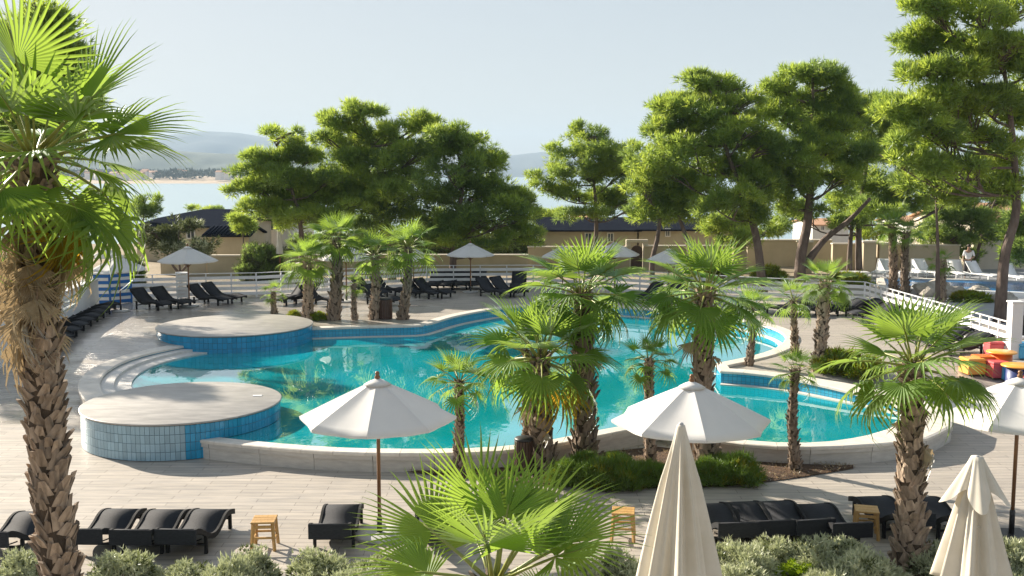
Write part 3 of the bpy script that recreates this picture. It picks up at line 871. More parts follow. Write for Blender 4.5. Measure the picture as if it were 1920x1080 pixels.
furled(1832, 858, 12.8, .40, 2.6, 1.6, False, 'furled cream parasol with a loose pointed top flap at bottom right', 5, vent=True)
furled(523, 420, 52, .15, 2.7, 1.5, False, 'distant slim furled white parasol in front of the white house', 8, cream='fabric')

# ------------------------------------------------------------------ loungers
def lounger_proto(kind='wave', mt='wicker', mf='wickerframe'):
    o = empty('sun_lounger', (0, 0, 0))
    if kind == 'wave': pr = [(-.98, .58), (-.86, .56), (-.64, .46), (-.42, .33), (-.20, .245), (.02, .225), (.22, .27), (.42, .345), (.60, .37), (.78, .34), (.95, .29)]
    elif kind == 'steep': pr = [(-.84, .80), (-.74, .72), (-.58, .56), (-.42, .42), (-.28, .33), (-.08, .28), (.16, .30), (.40, .35), (.62, .34), (.80, .30), (1.0, .27)]
    else: pr = [(-.86, .92), (-.66, .68), (-.46, .44), (-.36, .36), (0, .35), (.35, .35), (.70, .35), (.98, .34)]
    P = resample([(0, a, b) for a, b in pr], .075)
    w = .31; V = []; F = []
    for q in P: V += [(-w, q.y, q.z), (w, q.y, q.z), (w, q.y, q.z - .03), (-w, q.y, q.z - .03)]
    for i in range(len(P) - 1):
        for c in range(4): F.append((4 * i + c, 4 * i + (c + 1) % 4, 4 * i + 4 + (c + 1) % 4, 4 * i + 4 + c))
    F += [(0, 3, 2, 1), (len(V) - 4, len(V) - 3, len(V) - 2, len(V) - 1)]
    me_ = MB().add([(a, b, c) for a, b, c in V], F, smooth=False).mesh('woven_seat', M[mt])
    bm = bmesh.new(); bm.from_mesh(me_); bmesh.ops.recalc_face_normals(bm, faces=bm.faces); bm.to_mesh(me_); bm.free()
    for pl in me_.polygons: pl.use_smooth = abs(pl.normal.x) < .5
    inst('woven_seat', me_, o)
    dp = .085 if kind != 'white' else .05
    for s in (-1, 1):
        V = []; F = []
        x0, x1 = (w + .001, w + .045) if s > 0 else (-w - .045, -w - .001)
        for q in P: V += [(x0, q.y, q.z + .012), (x1, q.y, q.z + .012), (x1, q.y, q.z - dp), (x0, q.y, q.z - dp)]
        for i in range(len(P) - 1):
            for c in range(4): F.append((4 * i + c, 4 * i + (c + 1) % 4, 4 * i + 4 + (c + 1) % 4, 4 * i + 4 + c))
        F += [(0, 3, 2, 1), (len(V) - 4, len(V) - 3, len(V) - 2, len(V) - 1)]
        me_ = MB().add(V, F).mesh('side_rail', M[mf])
        bm = bmesh.new(); bm.from_mesh(me_); bmesh.ops.recalc_face_normals(bm, faces=bm.faces); bm.to_mesh(me_); bm.free()
        inst('side_rail', me_, o)
    # apron across the head end
    q0 = P[0]
    if kind == 'wave': MB().box(-w - .046, w + .046, q0.y - .022, q0.y - .001, q0.z - .25, q0.z + .012, bev=.006).build('head_apron', M[mt], o)
    else: MB().bar((0, q0.y - .012, q0.z + .012), (0, P[3].y - .012, P[3].z - .03), w * 2 + .09, .02).build('head_apron', M[mf], o)
    for s in (-1, 1):
        for y, z in ((-.5, {'wave': .30, 'steep': .32, 'white': .34}[kind]), (.72, {'wave': .26, 'steep': .26, 'white': .33}[kind])):
            zz = z
            MB().box(s * (w + .022) - .026, s * (w + .022) + .026, y - .03, y + .03, 0, zz, bev=.005).build('leg', M[mf], o)
    MB().bar((-w, -.5, .16), (w, -.5, .16), .035, .035).build('stretcher', M[mf], o)
    MB().bar((-w, .72, .2), (w, .72, .2), .035, .035).build('stretcher', M[mf], o)
    # curved under-brace seen below the head end
    V = [(math.sin(t) * .0 + (-w + 2 * w * k / 10), -.62 - .04 * math.sin(math.pi * k / 10), .30 - .07 * math.sin(math.pi * k / 10)) for k, t in ((k, 0) for k in range(11))]
    MB().tube(V, .012, 6).build('under_brace', M[mf], o)
    return o
LW = lounger_proto('wave'); LS = lounger_proto('steep'); LWh = lounger_proto('white', 'plasticwhite', 'plasticwhite')
def lounger(proto, x, y, rz, label, group, sc=1.0, cat='sun lounger'):
    return put(proto, (x, y, gz(x, y)), rz, label, cat, group, sc)
G1 = 'charcoal wicker loungers in the front row'
def front(px, py, rz, label):    # px,py: feet-end legs / head end foot position
    p = PG(px, py); return lounger(LW, p.x, p.y + random.uniform(-.10, .10), rz + random.uniform(-.035, .035), label, G1, .95)
# local +Y points to the feet; the pool lies ahead
front(30, 1026, R_(-1), 'charcoal wave lounger at the bottom left corner, left of the big leaning palm trunk')
front(200, 1018, R_(-1), 'charcoal wave lounger touching the right side of the big palm trunk')
front(290, 1017, R_(-2), 'charcoal wave lounger in the middle of the three right of the big palm trunk')
front(374, 1015, R_(-3), 'charcoal wave lounger beside the open path, rightmost of the three next to the big trunk')
front(633, 1010, R_(1), 'lone charcoal lounger between the wooden stool and the nearest parasol')
front(815, 1008, R_(6), 'charcoal lounger mostly hidden behind the foreground fan palm')
front(1350, 1005, R_(6), 'charcoal lounger right against the furled cream parasol, left end of the right-hand group')
front(1415, 1003, R_(7), 'charcoal lounger second from the furled cream parasol')
front(1482, 1001, R_(8), 'charcoal lounger third from the furled cream parasol')
front(1550, 1004, R_(5), 'charcoal lounger ending its group next to the weathered stool')
front(1668, 992, R_(6), 'charcoal lounger between the weathered stool and the right foreground palm trunk')
front(1762, 992, R_(6), 'charcoal lounger between the right foreground palm trunk and the flap-topped parasol')
G2 = 'charcoal wicker loungers on the far side of the pool'
def far(px, py, rz, label, proto=None):
    p = PG(px, py); return lounger(proto or LS, p.x, p.y, rz, label, G2)
far(285, 579, R_(-118), 'raised charcoal lounger, left one of the pair beside the far parasol pole')
far(322, 576, R_(-118), 'raised charcoal lounger, right one of the pair left of the far parasol pole')
far(392, 570, R_(-112), 'raised charcoal lounger, left one of the pair right of the slatted pillar')
far(418, 566, R_(-112), 'raised charcoal lounger, right one of the pair right of the slatted pillar')
rowl = ['farthest from the camera, beside the striped booth', 'second from the striped booth', 'third from the striped booth', 'fourth from the striped booth',
        'fifth from the striped booth', 'sixth from the striped booth', 'seventh from the striped booth', 'eighth from the striped booth', 'ninth from the striped booth']
for k in range(9):
    a = PG(176, 584).lerp(PG(62, 662), k / 8.0)
    lounger(LW, a.x, a.y, R_(-97), 'charcoal wave lounger by the white wall, ' + rowl[k], 'charcoal loungers in a row along the white wall')
for (px, py, rz, l) in ((548, 569, 150, 'charcoal lounger behind the smallest lime-green palm at far left'), (600, 572, -120, 'charcoal lounger between the two leftmost far palms'),
                        (566, 566, 150, 'charcoal lounger just left of the dark far-left palm trunk'),
                        (694, 556, -125, 'charcoal lounger left of the middle far-left palm trunk'), (728, 553, -125, 'charcoal lounger seen between the two right-hand far-left palm trunks'),
                        (716, 571, -125, 'charcoal lounger close behind the brown litter bin'),
                        (788, 558, -122, 'front charcoal lounger of the pair right of the far-left palms'), (812, 557, -122, 'second charcoal lounger of the pair right of the far-left palms'),
                        (815, 541, 170, 'charcoal lounger at the left end of the row under the clear white parasol'), (840, 541, 172, 'charcoal lounger second in the row under the clear white parasol'),
                        (866, 540, 174, 'charcoal lounger just left of the clear white parasol pole'), (896, 540, 176, 'charcoal lounger just right of the clear white parasol pole'),
                        (926, 556, -135, 'charcoal lounger left of the tall middle palm crown, nearer one'), (952, 554, -135, 'charcoal lounger left of the tall middle palm crown, second one'),
                        (972, 544, 176, 'charcoal lounger against the fence just left of the tall middle palm'),
                        (1205, 566, 120, 'charcoal lounger in the shade right of the tall middle palm'), (1240, 568, 120, 'charcoal lounger in the shade left of the right-hand tall palm'),
                        (1262, 560, 130, 'charcoal lounger in the shade close to the right-hand tall palm crown')):
    far(px, py, R_(rz), l)
for k, l in enumerate(('behind the thin pale palm trunk', 'between the thin palm and the thicker palm trunk', 'right behind the thicker palm trunk', 'just right of the thicker palm trunk',
                       'under the corner of the slat fence', 'first along the slanting fence', 'second along the slanting fence')):
    a = [(1462, 588), (1500, 590), (1540, 592), (1575, 590), (1608, 590), (1640, 600), (1672, 611)][k]
    p = PG(*a); lounger(LW, p.x, p.y, R_(104), 'wave lounger right of the pool, ' + l, G2)
for k, a in enumerate([(1730, 634), (1765, 648), (1800, 662)]):
    p = PG(*a); lounger(LW, p.x, p.y, R_(112), ['charcoal wave lounger by the slanting fence, above the right foreground palm', 'charcoal wave lounger by the slanting fence, behind the right foreground palm fronds', 'charcoal wave lounger nearest the coloured cube seats'][k], G2)

# ------------------------------------------------------------------ wooden stools
def stool(px, py, rz, label):
    p = PG(px, py); o = empty('wooden_stool', (p.x, p.y, p.z), rz, label, 'stool', 'small wooden side stools')
    for k in range(3): MB().box(-.19, .19, -.19 + k * .128, -.19 + (k + 1) * .128 - .004, .46, .49, bev=.005).build('seat_board', M['stoolwood'], o)
    q = .155; r = .185
    for sx in (-1, 1):
        for sy in (-1, 1): MB().bar((sx * r, sy * r, 0), (sx * q, sy * q, .458), .042, .042).build('leg', M['stoolwood'], o)
    for sx in (-1, 1):
        MB().bar((sx * .172, -.165, .17), (sx * .172, .165, .17), .022, .034).build('stretcher', M['stoolwood'], o)
        MB().bar((sx * .158, -.14, .40), (sx * .158, .14, .40), .018, .05).build('apron', M['stoolwood'], o)
        MB().bar((-.165, sx * .170, .22), (.165, sx * .170, .22), .022, .034).build('stretcher', M['stoolwood'], o)
        MB().bar((-.14, sx * .157, .40), (.14, sx * .157, .40), .018, .05).build('apron', M['stoolwood'], o)
    return o
stool(497, 1027, R_(4), 'honey coloured wooden stool between the left loungers and the lone lounger')
stool(1168, 1010, R_(-8), 'orange lit wooden stool left of the furled cream parasol')
stool(1623, 1006, R_(-14), 'weathered wooden stool between charcoal loungers left of the right palm trunk')

# ------------------------------------------------------------------ litter bins
def bin_(px, py, h, r, label, wood):
    p = PG(px, py); o = empty('litter_bin', (p.x, p.y, p.z), 0, label, 'bin')
    MB().lathe([(r * .86, .02), (r * .86, h - .05)], 24).build('liner', M['iron'], o)
    me_ = MB().box(-r * .13, r * .13, -.012, .012, .02, h - .04, bev=.004).mesh('slat', M['doorwood'] if wood else M['iron'])
    n = 20
    for k in range(n):
        a = 2 * math.pi * k / n; inst('slat', me_, o, (r * .95 * math.cos(a), r * .95 * math.sin(a), 0), (0, 0, a + math.pi / 2))
    MB().lathe([(r * 1.02, h - .035), (r * 1.04, h - .01), (r * .9, h + .02), (r * .3, h + .045)], 24).build('lid', M['iron'], o)
bin_(982, 888, .74, .19, 'dark round litter bin at the foot of the leaning middle palm', True)
bin_(723, 598, .78, .26, 'brown slatted litter bin between the two right-hand far-left palm trunks', True)

# ------------------------------------------------------------------ coloured cube seats and round tables at right
def pouf(px, py, m, label, s=.5, rz=0, cat='cube seat', h=.47):
    p = PG(px, py); o = empty('cube_seat', (p.x, p.y, p.z), rz, label, cat, 'coloured cube seats by the fence pillar')
    MB().box(-s / 2, s / 2, -s / 2, s / 2, .03, h - .08, bev=.02).build('body', M[m], o)
    MB().box(-s / 2 - .006, s / 2 + .006, -s / 2 - .006, s / 2 + .006, h - .078, h, bev=.025).build('cushion', M[m], o)
    for sx in (-1, 1):
        for sy in (-1, 1): MB().box(sx * (s / 2 - .06) - .02, sx * (s / 2 - .06) + .02, sy * (s / 2 - .06) - .02, sy * (s / 2 - .06) + .02, 0, .03).build('leg', M['iron'], o)
pouf(1822, 702, 'yellow', 'pale orange cube seat half behind the right palm fronds, left end of the group', rz=.1)
pouf(1844, 698, 'orange', 'bright orange cube seat beside the coral pink one', rz=.05)
pouf(1868, 708, 'pink', 'coral pink cube seat left of the sky blue one', rz=.1)
pouf(1893, 712, 'skyblue', 'sky blue cube seat under the edge of the amber table', rz=-.1)
pouf(1914, 716, 'navy', 'navy blue cube seat under the amber round table', rz=.1, s=.55)
pouf(1862, 668, 'pink', 'small coral seat at the back of the coloured group', s=.42)
pouf(1918, 672, 'skyblue', 'sky blue cube seat at the right edge behind the amber table', rz=.1)
pouf(1938, 738, 'pink', 'coral pink cube seat cut by the right edge of the picture', rz=.1, s=.5)
def rtable(px, py, m, mt, label, r=.42, h=.6):
    p = PG(px, py); o = empty('round_table', (p.x, p.y, p.z), 0, label, 'table')
    MB().lathe([(r - .02, h - .045), (r, h - .035), (r, h - .008), (r - .012, h)], 40).build('tabletop', M[mt], o)
    MB().lathe([(r * .72, 0), (r * .72, .03), (r * .70, h - .05)], 28).build('drum', M[m], o)
rtable(1876, 700, 'orange', 'yellow', 'round drum table with amber top and orange side', .40, .62)
rtable(1908, 727, 'navy', 'yellow', 'round amber table above the blue seats at the right edge', .44, .62)

# ------------------------------------------------------------------ second pool area beyond the fence at right
def flat_poly(name, pts, z, m, kind='structure'):
    o = MB().add([(p[0], p[1], z(p[0], p[1]) if callable(z) else z) for p in pts], [tuple(range(len(pts)))]).build(name, m); o['kind'] = kind; return o
flat_poly('paved_terrace', [PX(1600, 500, .7), PX(1640, 542, .7), PX(1960, 640, .7), PX(2100, 640, .7), PX(2100, 500, .7)], .712, M['paving'])
M['bluewater'] = mat('small_pool_blue', (.01, .16, .46), (.015, .22, .55), rough=.12, scale=4, bump=.3, dist=.01)
o = empty('small_pool', (0, 0, 0), 0, 'narrow bright blue raised pool beyond the fence under the pines', 'swimming pool')
P_ = [PX(1655, 541, .9), PX(1800, 546, .9), PX(2040, 556, .9), PX(2040, 533, .9), PX(1800, 526, .9), PX(1650, 523, .9)]
MB().add([tuple(p) for p in P_], [tuple(range(6))]).build('pool_water', M['bluewater'], o)
for k in range(6):
    a, b = P_[k], P_[(k + 1) % 6]; n = max(1, int((b - a).length / .9))
    for j in range(n):
        q0 = a.lerp(b, (j + .01) / n); q1 = a.lerp(b, (j + .99) / n)
        MB().bar((q0.x, q0.y, .84), (q1.x, q1.y, .84), .34, .26).build('rim_stone', M['plasticwhite'] if k < 3 else M['coping'], o)
def rock(px, py, s, label, seed):
    p = PG(px, py); rs = random.Random(seed)
    bm = bmesh.new(); bmesh.ops.create_icosphere(bm, subdivisions=3, radius=1)
    for v in bm.verts:
        n = noise.noise(v.co * 1.3 + Vector((seed * 3.1, 0, 0))) * .35 + noise.noise(v.co * 3.1 + Vector((0, seed, 0))) * .14
        v.co *= 1 + n; v.co.x *= s; v.co.y *= s * .7; v.co.z = max(-.05, v.co.z * s * .55 + s * .28)
    me_ = bpy.data.meshes.new('boulder'); bm.to_mesh(me_); bm.free(); me_.materials.append(M['rock'])
    return tag(inst('boulder', me_, None, (p.x, p.y, .71)), label, 'boulder', 'pale boulders beyond the fence')
rock(1752, 555, .85, 'large pale boulder in front of the small blue pool', 1)
rock(1726, 548, .45, 'small pale boulder left of the large one by the small blue pool', 2)
rock(1786, 556, .6, 'pale boulder right of the large one by the small blue pool', 3)
rock(1885, 568, .55, 'pale boulder right of the leaning pine trunk', 4)
rock(1835, 553, .5, 'pale boulder left of the leaning pine trunk', 5)
wl = [(1652, 519, 'white resin lounger at the far left of the white row under the pines'), (1678, 519, 'white resin lounger second from left in the white row'),
      (1722, 519, 'white resin lounger just right of the twin palm trunks'), (1743, 519, 'white resin lounger in the middle of the white row'),
      (1797, 521, 'white resin lounger left of the standing person'), (1842, 524, 'white resin lounger right of the standing person'), (1902, 528, 'white resin lounger right of the big leaning pine trunk')]
for k, (a, b, l) in enumerate(wl):
    p = PX(a, b, .74); put(LWh, (p.x, p.y, .70), R_(200 if k % 2 else 150 + k * 6), l, 'sun lounger', 'white resin loungers under the pines', 1.0)
p = PX(1600, 527, .74); o = empty('resin_table', (p.x, p.y, .69), 0, 'low white resin table behind the fence near the pine trunks', 'table')
MB().box(-.7, .7, -.4, .4, .50, .54, bev=.01).build('tabletop', M['plasticwhite'], o)
for sx in (-1, 1):
    for sy in (-1, 1): MB().box(sx * .6 - .03, sx * .6 + .03, sy * .32 - .03, sy * .32 + .03, 0, .499).build('leg', M['plasticwhite'], o)
p = PG(1921, 634); o = empty('wicker_armchair', (p.x, p.y, p.z), R_(20), 'dark rounded wicker armchair with white base at the right edge', 'armchair')
MB().lathe([(.36, .0), (.40, .04), (.40, .10), (.34, .14)], 24).build('base', M['plasticwhite'], o)
V = []; F = []
for i in range(9):
    for k in range(21):
        a = math.pi * 1.5 * k / 20 - math.pi * .75 + math.pi / 2; t = i / 8
        r = .36 + .08 * math.sin(t * 2.6); z = .15 + t * (.62 - .22 * abs(k - 10) / 10)
        V.append((r * math.cos(a), r * math.sin(a), z))
for i in range(8):
    for k in range(20): F.append((i * 21 + k, i * 21 + k + 1, (i + 1) * 21 + k + 1, (i + 1) * 21 + k))
MB().add(V, F, smooth=True).build('backrest', M['wicker'], o)
MB().lathe([(.34, .141), (.36, .30), (.34, .38), (.1, .40)], 20).build('seat', M['wicker'], o)

# ------------------------------------------------------------------ a standing person beyond the fence
def skin_mesh(name, verts, edges, m, parent, sub=2, root=0):
    me_ = bpy.data.meshes.new(name); me_.from_pydata([v[0] for v in verts], edges, []); me_.materials.append(m)
    o = inst(name, me_, parent)
    md = o.modifiers.new('skin', 'SKIN'); sv = me_.skin_vertices[0].data
    for i, v in enumerate(verts): sv[i].radius = v[1] if isinstance(v[1], tuple) else (v[1], v[1]); sv[i].use_root = (i == root)
    s = o.modifiers.new('sub', 'SUBSURF'); s.levels = sub; s.render_levels = sub
    return o
p = PX(1814, 521, .72)
man = empty('person', (p.x, p.y, .70), R_(150), 'person in a white shirt and dark trousers standing by the small blue pool', 'person')
B = [((0, 0, .95), (.15, .11)), ((0, 0, 1.15), (.14, .10)), ((0, 0, 1.38), (.17, .10)), ((0, .01, 1.50), (.06, .06)), ((0, .02, 1.60), (.075, .085)), ((0, .02, 1.72), (.07, .085)),
     ((.10, 0, .86), (.09, .09)), ((.12, .02, .48), (.06, .065)), ((.12, -.02, .09), (.042, .045)), ((.13, .13, .04), (.04, .03)),
     ((-.10, 0, .86), (.09, .09)), ((-.12, .10, .49), (.06, .065)), ((-.12, .06, .09), (.042, .045)), ((-.13, .21, .04), (.04, .03)),
     ((.19, 0, 1.42), (.055, .055)), ((.25, -.02, 1.15), (.042, .042)), ((.24, .10, .93), (.032, .032)), ((.23, .16, .84), (.035, .02)),
     ((-.19, 0, 1.42), (.055, .055)), ((-.27, -.03, 1.16), (.042, .042)), ((-.20, .16, 1.08), (.032, .032)), ((-.14, .22, 1.10), (.035, .02))]
Eg = [(0, 1), (1, 2), (2, 3), (3, 4), (4, 5), (0, 6), (6, 7), (7, 8), (8, 9), (0, 10), (10, 11), (11, 12), (12, 13), (2, 14), (14, 15), (15, 16), (16, 17), (2, 18), (18, 19), (19, 20), (20, 21)]
skin_mesh('body', B, Eg, M['skin'], man)
gr = lambda v, s: (v[0], (v[1][0] * s + .012, v[1][1] * s + .012))
skin_mesh('shirt', [gr(B[i], 1.12) for i in (0, 1, 2, 14, 15, 18, 19)], [(0, 1), (1, 2), (2, 3), (3, 4), (2, 5), (5, 6)], M['shirt'], man)
skin_mesh('trousers', [gr(B[i], 1.15) for i in (0, 6, 7, 8, 10, 11, 12)], [(0, 1), (1, 2), (2, 3), (0, 4), (4, 5), (5, 6)], M['trousers'], man)
MB().lathe([(.02, 1.80), (.075, 1.785), (.098, 1.73), (.10, 1.66)][::-1], 16).build('hair', M['hair'], man)

# ------------------------------------------------------------------ houses and garden walls behind
def roof_gable(o, x0, x1, y0, y1, ze, zr, m, name='roof', over=.25, hip=0.0):
    ym = (y0 + y1) / 2; t = .10
    V = [(x0 - over, y0 - over, ze), (x1 + over, y0 - over, ze), (x1 + over - hip, ym, zr), (x0 - over + hip, ym, zr), (x1 + over, y1 + over, ze), (x0 - over, y1 + over, ze)]
    V += [(a, b, c - t) for a, b, c in V]
    F = [(0, 1, 2, 3), (3, 2, 4, 5), (6, 9, 8, 7), (9, 11, 10, 8), (0, 6, 7, 1), (5, 4, 10, 11), (0, 3, 9, 6), (3, 5, 11, 9), (1, 7, 8, 2), (2, 8, 10, 4)]
    return MB().add(V, F).build(name, m, o)
def tiles_rows(o, x0, x1, y0, ym, ze, zr, m, sp=.22, name='roof_tile_rows'):
    mb = MB(); x = x0
    while x < x1:
        mb.tube([(x, y0 - .25, ze + .03), (x, ym, zr + .03)], .055, 6); x += sp
    r = mb.build(name, m, o); r['kind'] = 'stuff'; return r
def window(o, x, y, z, w, h, m='glass', fr='housewhite', shut=None):
    f = MB()
    for (a, b, c, d) in ((-w / 2 - .07, -w / 2, -.07, h + .07), (w / 2, w / 2 + .07, -.07, h + .07), (-w / 2, w / 2, h, h + .07), (-w / 2, w / 2, -.07, 0), (-.025, .025, 0, h)):
        f.box(a, b, -.05, .03, c, d)
    f1 = f.build('window', M[fr], o, (x, y, z))
    MB().box(-w / 2, w / 2, .005, .02, 0, h).build('pane', M[m], f1)
    if shut:
        for s in (-1, 1): MB().box(s * (w * .75 + .08) - w * .25, s * (w * .75 + .08) + w * .25, -.04, -.005, 0, h).build('shutter', M[shut], f1)
    return f1
def house(px0, px1, py_e, py_r, D, depth, label, wall='stucco', roof='slate', hip=0.0, wins=(), base=None, rows=False, cat='house', over=.25):
    """front wall spans px0..px1 at distance D; eave and ridge heights read at py_e, py_r"""
    a = PD(px0, py_e, D); b = PD(px1, py_e, D); zr = PD(px0, py_r, D + depth / 2).z
    g = base if base is not None else ground_z(a.x, D)
    o = empty('house', ((a.x + b.x) / 2, D, g), 0, label, cat)
    w = b.x - a.x; ze = a.z - g; zr -= g
    # walls with a gable
    x0, x1 = -w / 2, w / 2
    V = [(x0, 0, -.5), (x1, 0, -.5), (x1, depth, -.5), (x0, depth, -.5), (x0, 0, ze - .11), (x1, 0, ze - .11), (x1, depth, ze - .11), (x0, depth, ze - .11), (x0, depth / 2, zr - .12), (x1, depth / 2, zr - .12)]
    F = [(0, 1, 5, 4), (2, 3, 7, 6)]
    if hip > 0: F += [(3, 0, 4, 7), (1, 2, 6, 5)]
    else: F += [(3, 0, 4, 8, 7), (1, 2, 6, 9, 5)]
    MB().add(V, F).build('wall', M[wall], o)
    roof_gable(o, x0, x1, 0, depth, ze, zr, M[roof], hip=hip, over=over)
    if rows: tiles_rows(o, x0, x1, 0, depth / 2, ze - .02, zr - .02, M[roof])
    for (pa, pb, pt, pbm) in wins:
        A = PD(pa, pbm, D); Bp = PD(pb, pt, D)
        window(o, (A.x + Bp.x) / 2 - (a.x + b.x) / 2, -.012, A.z - g, abs(Bp.x - A.x), Bp.z - A.z)
    return o
def gwall(px0, px1, py_t, D, label, m='stucco', D2=None, base=.68, cap=True, t=.3):
    a = PD(px0, py_t, D); b = PD(px1, py_t, D2 or D)
    o = empty('garden_wall', (a.x, a.y, base), math.atan2(b.y - a.y, b.x - a.x), label, 'wall')
    L = math.hypot(b.x - a.x, b.y - a.y); h = a.z - base
    MB().box(0, L, 0, t, -.4, h - .09, bev=.01).build('wall', M[m], o)
    if cap: MB().box(-.04, L + .04, -.05, t + .05, h - .088, h, bev=.015).build('capstone', M['stuccopale'], o)
    return o
house(255, 445, 424, 409, 64, 9, 'long low villa with dark slate roof at left, in front of the bay', wins=((318, 330, 432, 446), (352, 364, 432, 446)))
house(300, 452, 409, 392, 76, 10, 'dark slate roofed villa farther back at left, against the bay', wall='stuccopale', hip=2.0)
house(470, 548, 406, 391, 74, 8, 'white house with tall dark windows left of the big pine group', wall='housewhite', wins=((481, 490, 413, 431), (502, 512, 414, 431), (526, 536, 416, 432)))
house(384, 466, 441, 424, 57, 3.6, 'small ochre annex with ribbed slate tile roof at left', rows=True, over=.15)
gwall(300, 386, 472, 55, 'ochre garden wall behind the olive tree at left')
gwall(388, 560, 478, 54.5, 'long ochre garden wall behind the left slat fence')
gwall(560, 990, 477, 56, 'long shaded ochre garden wall under the big pine group')
house(1012, 1195, 431, 407, 62, 9, 'ochre villa with dark slate roof behind the tall middle palm', wins=((1098, 1108, 438, 455), (1140, 1149, 438, 452)))
house(1198, 1402, 430, 410, 62, 9, 'long ochre villa with dark slate roof right of the brown door', wins=((1249, 1255, 430.5, 442), (1345, 1356, 437, 450)))
gwall(990, 1180, 462, 58, 'ochre garden wall left of the arched brown door')
gwall(1208, 1400, 460, 58, 'ochre garden wall right of the arched brown door')
p0 = PD(1183, 505, 58.1); p1 = PD(1205, 460, 58.1)
o = empty('arched_gate', ((p0.x + p1.x) / 2, 58.1, .68), 0, 'arched brown wooden gate in the long ochre garden wall', 'gate')
w = p1.x - p0.x; hh = p1.z - .68
V = []; n = 10
V = [(-w / 2, 0, 0), (w / 2, 0, 0)] + [(w / 2 * math.cos(math.pi * k / n), 0, hh - w / 2 + w / 2 * math.sin(math.pi * k / n)) for k in range(n + 1)]
m_ = len(V); V2 = V + [(a, .08, c) for a, b, c in V]
MB().add(V2, [tuple(range(m_)), tuple(range(m_, 2 * m_))[::-1]] + [(i, m_ + i, m_ + (i + 1) % m_, (i + 1) % m_) for i in range(m_)]).build('door_leaf', M['doorwood'], o)
for s in (-1, 1): MB().box(s * (w / 2 + .16) - .14, s * (w / 2 + .16) + .14, -.06, .2, 0, hh + .15, bev=.02).build('jamb', M['stuccopale'], o)
MB().box(-w / 2 - .3, w / 2 + .3, -.09, .22, hh + .152, hh + .33, bev=.02).build('lintel', M['stuccopale'], o)
gwall(1402, 1560, 449, 60, 'tall ochre garden wall behind the leaning pine trunks')
gwall(1562, 1700, 456, 57, 'ochre garden wall behind the white loungers, left part')
gwall(1702, 1800, 458, 56, 'ochre garden wall behind the twin palm trunks')
for k, (px, pt) in enumerate(((1388, 455), (1512, 452), (1632, 452), (1662, 455))):
    a = PD(px, pt, 55.6); o = empty('gate_pier', (a.x, 55.6, .69), 0, ['ochre masonry pier left of the leaning pine trunk', 'ochre masonry pier just behind the forked pine trunk', 'ochre masonry pier left of the white loungers', 'ochre masonry pier behind the leftmost white lounger'][k], 'pier', 'ochre masonry piers of the garden wall')
    MB().box(-.35, .35, 0, .5, -.1, a.z - .79, bev=.02).build('shaft', M['stucco'], o); MB().box(-.42, .42, -.06, .56, a.z - .788, a.z - .69, bev=.02).build('capstone', M['stuccopale'], o)
house(1828, 1990, 416, 380, 58, 9, 'sunlit pale house behind the big pine at the right edge', wall='stuccopale', roof='terracotta', wins=((1868, 1880, 428, 452), (1908, 1922, 430, 455)))
house(1524, 1592, 421, 409, 100, 7, 'distant white house with terracotta roof seen between the pine trunks', wall='housewhite', roof='terracotta', wins=((1540, 1545, 424, 431), (1568, 1573, 424, 431)), base=-3)
house(1700, 1760, 420, 404, 98, 8, 'distant white house seen right of the twin palm trunks', wall='housewhite', roof='terracotta', wins=((1718, 1724, 425, 434),), base=-3)
house(1296, 1340, 428, 412, 92, 7, 'distant pale gabled house seen between the centre pines', wall='housewhite', roof='terracotta', wins=((1312, 1318, 432, 441),), base=-3)
house(1040, 1110, 414, 403, 96, 8, 'distant house with terracotta roof behind the lone centre pine', wall='stuccopale', roof='terracotta', base=-3)

